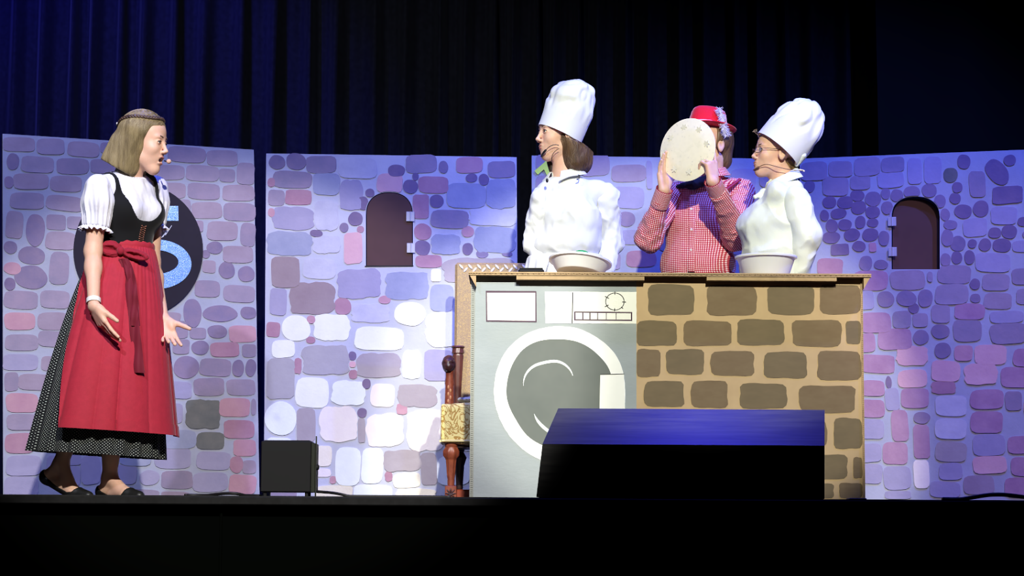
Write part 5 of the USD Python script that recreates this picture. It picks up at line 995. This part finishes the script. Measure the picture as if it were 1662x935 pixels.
# --- the person in the checked shirt, holding a plate before the face
Y2 = .95
man = thing('person', 'person in red and white checked shirt and red felt hat, face hidden by a plate', 'person', (P(1135, 700, Y2)[0], Y2, 0))
hR, ho, hs = frame(-60, 4, 0), P(1153, 236, Y2 - .03), 1.0; BR = frame(-20); cc = P(1134, 362, Y2)
shr, elr, wr = P(1087, 318, Y2 - .04), P(1052, 388, Y2 - .11), P(1078, 309, Y2 - .27)
shl, ell_, wl = P(1203, 314, Y2 + .05), P(1195, 384, Y2 - .14), P(1157, 295, Y2 - .40)
hfr = hand(wr, (-.08, .0, 1), (.72, -.68, .05), True, [(8, 8), (8, 10), (10, 12), (12, 14)], spread=(4, 0, -3, -7), thumb=(.7, .5, .25), tc=8, sc=1.0)
hfl = hand(wl, (-.10, .02, 1), (-.62, .78, .0), False, [(6, 8), (46, 58), (52, 62), (54, 62)], spread=(6, 2, -3, -8), thumb=(.6, .5, .5), tc=12, sc=1.04)
arR = union([rc(elr, wr, .034, .026), (hfr, .012)]); arL = union([rc(ell_, wl, .036, .027), (hfl, .012)])
skin_body(man, placed(HEAD0, ho, hR, hs), ho, hR, P(1150, 293, Y2), cc, BR, SKIN2, arms=((arR, (elr, wr, wr + [0, 0, .21])), (arL, (ell_, wl, wl + [0, 0, .21]))))
face_parts(man, ho, hR, hs, HEAD0, 0)
def gingham(name, k):
    n = {'uv': ('texture_coordinate', {}), 'sx': ('separate_xyz', {}), 'p': ('principled_bsdf', {'roughness': .85, 'specular_ior_level': .2, 'sheen_weight': .15})}; l = [('uv.UV', 'sx.vector')]
    for a in 'xy':
        n['m' + a] = ('math', {'math_type': 'multiply', 'value2': k}); n['f' + a] = ('math', {'math_type': 'fraction'}); n['g' + a] = ('math', {'math_type': 'greater_than', 'value2': .5})
        l += [('sx.' + a, f'm{a}.value1'), (f'm{a}.value', f'f{a}.value1'), (f'f{a}.value', f'g{a}.value1')]
    n['ad'] = ('math', {'math_type': 'add'}); n['hf'] = ('math', {'math_type': 'multiply', 'value2': .5}); n['r'] = ('rgb_ramp', {'ramp': [(0, lin(244, 236, 236)), (.25, lin(214, 96, 112)), (.75, lin(160, 26, 44))], 'interpolate': False})
    l += [('gx.value', 'ad.value1'), ('gy.value', 'ad.value2'), ('ad.value', 'hf.value1'), ('hf.value', 'r.fac'), ('r.color', 'p.base_color')]
    return usdkit.material(stage, '/World/Looks/' + name, n, l, surface='p.BSDF')
GING = gingham('red_gingham_cotton', 112.); GINGF = gingham('red_gingham_cuff', 230.)
def planar(v, o, ax):
    ax = ax / np.linalg.norm(ax); w_ = np.cross(ax, [0, 1., 0]); w_ /= np.linalg.norm(w_); q = v - o; return np.stack([q @ w_ + .25 * q[:, 1], q @ ax], 1) + 5
shirt = union([ell(cc, (.125, .168, .20), BR), (rc(P(1096, 312, Y2 - .02), P(1192, 308, Y2 + .03), .052, .056), .05), (ell(P(1133, 430, Y2), (.135, .182, .16), BR), .05), (ell(P(1146, 300, Y2), (.075, .10, .045), BR), .04)])
m_ = snet(lambda p: np.maximum(shirt(p), -(p[:, 2] - .84)), *bounds_of([cc + [0, 0, .2], cc - [0, 0, .45]], .27), .007, 2.)
v, f = ridged(wrinkle(smoothed(m_, 2), .005, (12, 12, 8), 31), .006, (9, 9, 7), 33); qv = (v - cc) @ BR
obj('shirt', (v, f), GING, man, uv=np.stack([qv[:, 1] * 1.0 + .3 * qv[:, 0] * np.sign(qv[:, 1]), v[:, 2]], 1) + 5, label='red and white checked shirt')
for s0, e0, w0, r0, r1, r2, sd in ((shr, elr, wr, .062, .058, .040, 41), (shl, ell_, wl, .068, .062, .042, 45)):
    d = (w0 - e0) / np.linalg.norm(w0 - e0); ce = w0 - d * .075; fu, ff = rc(s0, e0, r0, r1), rc(e0, ce, r1, r2); fn = union([fu, (ff, .03)])
    m_ = snet(fn, *bounds_of([s0, e0, ce], .09), .006); v, f = ridged(wrinkle(smoothed(m_, 2), .006, (15, 15, 11), sd), .010, (13, 13, 10), sd + 1)
    up_ = fu(v) < ff(v) - .004; uv = np.where(up_[:, None], planar(v, e0, s0 - e0), planar(v, e0, d))
    sl = obj('sleeve', (v, f), GING, man, uv=uv)
    cf = both(both(rc(ce - d * .02, w0 + d * .01, .043, .040), lambda p: (p - w0 - d * .005) @ d, .003), lambda p: -(p - ce + d * .012) @ d, .003); cf = cut(cf, rc(w0 - d * .01, w0 + d * .05, .033, .036), .002)
    v, f = smoothed(snet(cf, *bounds_of([ce, w0], .06), .0042), 2); cu = obj('cuff', (v, f), GINGF, man, uv=planar(v, e0, d), label='turned back cuff')
    tq = np.linspace(0, 2 * math.pi, 30)[:-1]; A_ = np.cross(d, [0, 1., 0]); A_ /= np.linalg.norm(A_); B_ = np.cross(d, A_)
    obj('cuff_trim', cat_(*[xf(mesh_vf(trimesh.creation.icosphere(1, .0026)), t=w0 + d * .006 + .0385 * (math.cos(a) * A_ + math.sin(a) * B_)) for a in tq]), mat('red_trim', lin(150, 20, 40), rough=.7), cu, smooth=40)

def shirt_front(py, l=0.0):
    q = cc * [1, 1, 0] + BR @ np.array([.35, l, 0]) + [0, 0, P(1120, py, Y2)[2]]
    for _ in range(80):
        s_ = shirt(q[None])[0]
        if s_ < .003: break
        q = q - BR[:, 0] * max(s_ * .7, .001)
    return q
pl = np.array([[shirt_front(py, l) + BR[:, 0] * .002 for l in np.linspace(-.016, .016, 6)] for py in np.linspace(322, 446, 40)])
obj('placket', grid_solid(pl, .004), GING, man, uv=np.tile(np.stack([np.tile(np.linspace(-.016, .016, 6), (40, 1)) + 5, pl[..., 2] + 5.002], -1).reshape(-1, 2), (2, 1)))
for py in (345, 378, 411): obj('button', xf(lathe([(0, .003), (.0045, .003), (.006, .002), (.006, 0)], 14), rot([0, 0, 1], -20) @ rot([1, 0, 0], 90), shirt_front(py) + BR[:, 0] * .005), mat('pearl_button', lin(220, 205, 205), rough=.3), man)
# collar in check, uv by angle and height
cp_ = collar(man, P(1152, 287, Y2 - .005), frame(-28), .064, .098, .040, gap=22, drop=.018, mtl=GING, point=.016)
cm = UsdGeom.Mesh(cp_); pv = np.array(cm.GetPointsAttr().Get()); q = pv - pv.mean(0); UsdGeom.PrimvarsAPI(cm).CreatePrimvar('st', Sdf.ValueTypeNames.TexCoord2fArray, 'vertex').Set(Vt.Vec2fArray.FromNumpy(np.stack([np.arctan2(q[:, 0], -q[:, 1]) * .085 + 5, q[:, 2] + 5], 1).astype(np.float32)))
br_ = []
for l in np.linspace(0, 1, 16): a = P(1168, 318, Y2) * (1 - l) + P(1200, 293, Y2) * l; br_.append(a + [0, -.105 + .075 * l, .0])
obj('shoulder_strap', tube(np.array(br_), np.linspace(.010, .008, 16), 8), mat('red_leather_strap', lin(150, 24, 38), rough=.5), man)
NECKSHADE = mat('black_scarf', (.012, .010, .014), rough=.8)
obj('neck_scarf', ridged(snet(union([rc(P(1125, 300, Y2 - .10), P(1160, 288, Y2 - .10), .022, .024), rc(P(1100, 303, Y2 - .08), P(1127, 298, Y2 - .11), .010, .018)], .02), *bounds_of([P(1100, 303, Y2 - .08), P(1160, 288, Y2 - .1)], .04), .005), .004, (30, 30, 30), 2), NECKSHADE, man, smooth=50)  # added dark form standing in for the shade of the plate on the neck
def hair2(p):
    x, y, z = p[:, 0], p[:, 1], p[:, 2]; d = union([ell((-.022, 0, .036), (.098, .084, .086)), rc((-.06, 0, 0), (-.07, 0, -.06), .06, .05)], .02)(p); return np.maximum(d, x - .015)
h2_ = placed(hair2, ho, hR, hs); h2 = lambda p: np.maximum(h2_(p), p[:, 2] - P(1150, 212, Y2)[2]); hm2 = snet(h2, ho - .2, ho + .2, .005, 2.)
hr2 = obj('hair', groove(smoothed(hm2, 3), ho, hR, .003, 90, 7), HBR, man, smooth=True)
tl0 = P(1172, 252, Y2 + .02)
obj('hair_wisp', cat_(*[tube(spline([tl0, tl0 + [.02 + .012 * k, 0, .004 + .012 * k], tl0 + [.034 + .006 * k, 0, -.004 + .005 * k], tl0 + [.022 + .004 * k, 0, -.026], tl0 + [.004, 0, -.020]], 24), .0009, 5) for k in range(3)]), hair_mat('hair_grey_wisp', lin(120, 112, 120), lin(150, 140, 150)), hr2)
FELT = mat('hat_red_felt', lin(226, 30, 50), rough=.9, spec=.2, sheen=.4, bump=.3, bscale=400)
hc = P(1148, 211, Y2 - .02); Ht = rot([0, 1, 0], 5) @ rot([1, 0, 0], -6) @ frame(-42)
a = np.linspace(0, 2 * math.pi, 96)[:-1]
def hring(r, z, pinch=0, asp=.86): return np.stack([r * np.cos(a) * (1), r * asp * np.sin(a) * (1 - pinch * (np.cos(a) > 0) * np.cos(a) ** 2), np.full(len(a), z) if np.ndim(z) == 0 else z], 1)
cr = [hring(.100, 0), hring(.098, .02, .03), hring(.093, .05, .10), hring(.088, .075, .18), hring(.082, .088, .24), hring(.070, .095, .28), hring(.055, .092, .3), hring(.035, .082, .3), hring(.012, .076, .3)]
brz = lambda r: np.where(True, .022 * ((r - .098) / .045) ** 2 * (.55 - .75 * np.cos(a)) + .006 * np.sin(2 * a), 0)
brm = [hring(.0985, .001), hring(.112, .000 + brz(.112)), hring(.128, -.001 + brz(.128)), hring(.143, -.001 + brz(.143)), hring(.1435, -.004 + brz(.143)), hring(.128, -.005 + brz(.128)), hring(.112, -.004 + brz(.112)), hring(.0985, -.003)]
tr_ = lambda g: (np.array(g) * 1.06 @ Ht.T) + hc
hat = obj('felt_hat', cat_(loft(tr_(cr), caps=False), loft(tr_(brm))), FELT, man, smooth=50, label='red felt hat with upturned brim')
obj('hat_cord', cat_(loft(tr_([hring(.101, .002), hring(.104, .004), hring(.1035, .009), hring(.100, .011)])), loft(tr_([hring(.0995, .012), hring(.1025, .014), hring(.102, .018), hring(.0985, .020)]))), mat('hat_cord_white', lin(216, 190, 200), rough=.6), hat, smooth=50)
fe = []; fr = np.random.default_rng(3); fb = spline([P(1167, 176, Y2 - .10), P(1171, 190, Y2 - .12), P(1175, 205, Y2 - .12), P(1180, 219, Y2 - .11)], 120)
for k in range(420):
    b = fb[fr.integers(0, 120)]; th = fr.uniform(0, 6.28); l = fr.uniform(.010, .026); dv = np.array([math.cos(th), -.5 * abs(math.sin(2 * th)), math.sin(th) * .8 - .25]); e = b + dv * l; c_ = (b + e) / 2 + fr.normal(0, .002, 3)
    fe.append(tube([b, c_, e], [.0016, .0013, .0005], 4, False))
obj('feather', cat_(tube(fb, .003, 6), *fe), mat('feather_white', lin(214, 208, 232), rough=.8), hat, smooth=False, label='fluffy white feather')
lower_body(man, P(1135, 700, Y2), .90, DARKP, psi=-20)
# the plate
pc = P(1115.5, 243, Y2 - .33); an = math.radians(36); nrm = np.array([-math.sin(an), -math.cos(an), .0]); e1 = np.array([math.cos(an), -math.sin(an), 0]); tilt = rot([0, 1, 0], 4)
Rp = tilt @ np.stack([e1, [0, 0, 1.], nrm], 1); Rp[:, 0] = -Rp[:, 0] if np.linalg.det(Rp) < 0 else Rp[:, 0]
rpl = 53.2 / S(Y2 - .33)
PLATE = usdkit.material(stage, '/World/Looks/cream_glazed_plate', {'tc': ('texture_coordinate', {}), 'v': ('voronoi_texture', {'scale': 52.}), 'n': ('noise_texture', {'scale': 26., 'detail': 3.}), 'r': ('rgb_ramp', {'ramp': [(0, lin(216, 206, 188)), (.10, lin(222, 214, 196)), (.16, lin(244, 236, 212)), (1, lin(248, 240, 216))]}),
    'r2': ('rgb_ramp', {'ramp': [(0, (1., 1., 1.)), (.56, (1., 1., 1.)), (.66, lin(226, 228, 220)), (1, lin(222, 226, 218))]}), 'mx': ('mix', {'mix_type': 'multiply', 'fac': .2}), 'p': ('principled_bsdf', {'roughness': .35, 'specular_ior_level': .4})},
    [('tc.object', 'v.vector'), ('tc.object', 'n.vector'), ('v.distance', 'r.fac'), ('n.fac', 'r2.fac'), ('r.color', 'mx.color1'), ('r2.color', 'mx.color2'), ('mx.color', 'p.base_color')], surface='p.BSDF')
plt_ = thing('plate', 'round cream plate with faint pattern held up before a face', 'plate', pc)
prof = [(0, .004), (rpl * .55, .004), (rpl * .68, .006), (rpl * .97, .013), (rpl, .0125), (rpl, .0105), (rpl * .7, .001), (rpl * .5, -.003), (0, -.003)]
obj('plate_disc', xf(xf(lathe([(r_, .008 - z) for r_, z in prof][::-1], 80), Rp), t=pc), PLATE, plt_, smooth=40)
FLW = mat('plate_flower_grey', lin(230, 224, 200), rough=.4)
for k in range(8):
    aa = k / 8 * 2 * math.pi + .2; q = np.array([rpl * .72 * math.cos(aa), rpl * .72 * math.sin(aa), .0084]); th = np.arange(48) / 48 * 2 * math.pi
    g = Polygon(np.stack([(.013 + .0045 * np.cos(6 * th)) * np.cos(th), (.013 + .0045 * np.cos(6 * th)) * np.sin(th)], 1)); e_ = trimesh.creation.extrude_polygon(g, .0012, engine='earcut')
    obj('flower_print', xf(xf(mesh_vf(e_), t=q - [0, 0, .0012] * 1), Rp, pc + Rp @ np.array([0, 0, .0045]) * 0), FLW, plt_, smooth=False)

# --- the cook with glasses, seen from the side
Y3 = .50
cook3 = thing('person', 'cook with glasses and chef hat, in profile behind the deep basin', 'person', (P(1270, 700, Y3)[0], Y3, 0))
hR, ho, hs = frame(-76, 6, 0), P(1258, 249, Y3), .97; BR = frame(-62); cc = P(1264, 368, Y3)
skin_body(cook3, placed(HEAD0, ho, hR, hs), ho, hR, P(1272, 300, Y3), cc, BR, SKIN2)
face_parts(cook3, ho, hR, hs, HEAD0, 0)
coat3 = union([ell(cc, (.125, .165, .19), BR), (ell(P(1233, 366, Y3 - .02), (.088, .125, .09), BR), .06), (rc(P(1262, 312, Y3 - .12), P(1284, 308, Y3 + .10), .052, .052), .05), (ell(P(1251, 434, Y3), (.125, .155, .17), BR), .06), (ell(P(1273, 305, Y3), (.07, .09, .04), BR), .04)])
m_ = snet(lambda p: np.maximum(coat3(p), -(p[:, 2] - .84)), *bounds_of([cc + [0, 0, .2], cc - [0, 0, .45]], .27), .007, 2.)
obj('jacket', ridged(wrinkle(smoothed(m_, 2), .006, (14, 14, 9), 53), .012, (8, 8, 5), 55), WHITEC2, cook3, smooth=55, label='white cook jacket with bib')
for s0, e0, w0, sd, r0, r1, r2, rt in ((P(1290, 322, Y3 - .13), P(1309, 380, Y3 - .13), P(1296, 446, Y3 - .08), 61, .060, .062, .046, False), (P(1276, 316, Y3 + .14), P(1300, 385, Y3 + .16), P(1275, 446, Y3 + .06), 65, .056, .054, .044, True)):
    fn = union([rc(s0, e0, r0, r1), (rc(e0, w0, r1, r2), .03)]); m_ = snet(fn, *bounds_of([s0, e0, w0], .085), .006)
    obj('sleeve', ridged(wrinkle(smoothed(m_, 2), .005, (12, 12, 8), sd), .012, (8, 8, 5), sd + 2), WHITEC2, cook3, smooth=55)
    d = (w0 - e0) / np.linalg.norm(w0 - e0); d = np.array([0, .1, -1.]); obj('hand', snet(hand(w0 + d * .02, d, (-1, .2, .1), rt, [(20, 25)] * 4), *bounds_of([w0, w0 + d * .22], .06), .005), SKIN2, cook3, smooth=True)
collar(cook3, P(1270, 299, Y3), frame(-76), .060, .092, .042, gap=20, drop=.034, mtl=WHITEC2, point=.014)
tie = snet(union([rc(P(1238, 313, Y3 - .03), P(1226, 320, Y3 - .04), .016, .010), rc(P(1240, 313, Y3 - .03), P(1235, 328, Y3 - .04), .014, .010), ell(P(1240, 312, Y3 - .03), (.018, .02, .016))], .008), *bounds_of([P(1234, 318, Y3 - .03)], .07), .004)
obj('neckerchief', ridged(tie, .003, (40, 40, 40), 3), WHITEC2, cook3, smooth=50)
HBL = hair_mat('hair_dark_blond', lin(92, 70, 46), lin(160, 128, 88))
def hair3(p):
    x, y, z = p[:, 0], p[:, 1], p[:, 2]; d = union([ell((-.020, 0, .036), (.102, .082, .090)), rc((-.055, 0, .0), (-.075, 0, -.055), .055, .040)], .02)(p); ear = np.hypot((x + .012) / 1.0, (z + .012) / 1.3) - .034
    ln = np.maximum(x - (.010 + .75 * np.maximum(z, -.01)), -1); d = np.maximum(d, ln * .75); return np.maximum(d, -np.where(np.abs(y) > .04, ear, 1))
HA3 = np.array([math.sin(math.radians(41)), 0, math.cos(math.radians(41))]); h3_ = placed(hair3, ho, hR, hs); h3 = lambda p: np.maximum(h3_(p), (p - P(1262, 246, Y3)) @ HA3); hm3 = snet(h3, ho - .2, ho + .2, .0045, 2.)
hr3 = obj('hair', groove(smoothed(hm3, 3), ho, hR, .003, 90, 9), HBL, cook3, smooth=True)
strands('hair_strand', hr3, h3, seeds_on(hm3, 700, lambda p: (((p - ho) @ hR)[:, 2] < .06) & (((p - ho) @ hR)[:, 0] < -.03) & (((p - ho) @ hR)[:, 2] > -.06), 6), lambda p: np.tile(hR @ np.array([-1., 0, -.45]), (len(p), 1)), HBL, n=5, step=.009, jit=.3, seed=9)
obj('front_curl', cat_(*[tube(spline([P(1233, 219, Y3 - .04), P(1226 - k, 216 - k, Y3 - .05), P(1224 - k, 212 + k, Y3 - .05), P(1229, 210 + k, Y3 - .05)], 20), .0011, 5) for k in range(3)]), HBL, hr3)
obj('ponytail_wisp', cat_(*[tube(spline([P(1290, 276, Y3 - .02), P(1298, 275 + .6 * k, Y3 - .02), P(1306, 277 + .8 * k, Y3 - .02)], 14), .0016, 5) for k in range(3)]), mat('hair_pale_blond', lin(216, 206, 180), rough=.5), hr3)
chef_hat(cook3, [(1262, 244), (1275, 229), (1292, 208), (1307, 188), (1316, 173), (1319, 165)], Y3, [41, 40, 38, 34, 30, 28], [.1200, .1215, .1220, .104, .070, .018], 34)
obj('hat_tail', wrinkle(snet(union([rc(P(1293, 268, Y3 - .03), P(1300, 252, Y3 - .04), .010, .022), rc(P(1300, 252, Y3 - .04), P(1303, 240, Y3 - .04), .022, .014)], .01), *bounds_of([P(1298, 258, Y3 - .03)], .06), .004), .005, (40, 40, 40), 2), WHITEC2, cook3, smooth=50)
# glasses
GL = mat('spectacle_wire', lin(70, 54, 48), rough=.3, metal=.8); loc = lambda q: ho + (np.asarray(q, float) @ hR.T) * hs
gl = []
for y in (-1, 1):
    aa = np.linspace(0, 2 * math.pi, 30); gl.append(tube(loc(np.stack([.103 - .010 * np.cos(aa) * 1 - .006, y * .033 + .021 * np.cos(aa) * y, -.003 + .0135 * np.sin(aa)], 1)), .0011, 6, False))
    gl.append(tube(loc(spline([(.088, y * .054, .002), (.06, y * .072, .003), (.02, y * .078, .004), (-.012, y * .080, .002)], 20)), .0012, 6))
gl.append(tube(loc(spline([(.107, -.012, .001), (.112, 0, .004), (.107, .012, .001)], 10)), .0011, 6))
sp = obj('spectacles', cat_(*gl), GL, cook3, smooth=40)
LENS = usdkit.material(stage, '/World/Looks/spectacle_lens', {'t': ('transparent_bsdf', {'color': (.97, .97, 1.)}), 'g': ('glossy_bsdf', {'roughness': .03}), 'm': ('mix_closure', {'fac': .07})}, [('t.BSDF', 'm.closure1'), ('g.BSDF', 'm.closure2')], surface='m.closure')
for y in (-1, 1):
    aa = np.linspace(0, 2 * math.pi, 31)[:-1]; rim = np.stack([.097 - .010 * np.cos(aa), y * .033 + .0205 * np.cos(aa) * y, -.003 + .0130 * np.sin(aa)], 1); v = loc(np.vstack([rim, rim - [.0015, 0, 0]])); f = [[i, (i + 1) % 30, 30 + (i + 1) % 30] for i in range(30)] + [[i, 30 + (i + 1) % 30, 30 + i] for i in range(30)] + [[0, i, i + 1] for i in range(1, 29)] + [[30, 31 + i, 30 + i] for i in range(1, 29)]
    obj('lens', (v, np.array(f)), LENS, sp, smooth=False)
obj('headset_boom', cat_(tube(spline([P(1303, 277, Y3 - .02), P(1286, 276, Y3 - .075), P(1270, 273, Y3 - .090), P(1255, 269, Y3 - .088), P(1243, 267, Y3 - .078), P(1232, 271, Y3 - .055), P(1227, 274, Y3 - .035)], 50), .0017, 6), tube(spline([P(1231, 271.5, Y3 - .055), P(1228, 274, Y3 - .040), P(1224, 276, Y3 - .022)], 12), .0052, 8)), mat('headset_brown', lin(96, 62, 44), rough=.6), cook3, smooth=True)
lower_body(cook3, P(1268, 700, Y3), .90, DARKP, psi=-62)
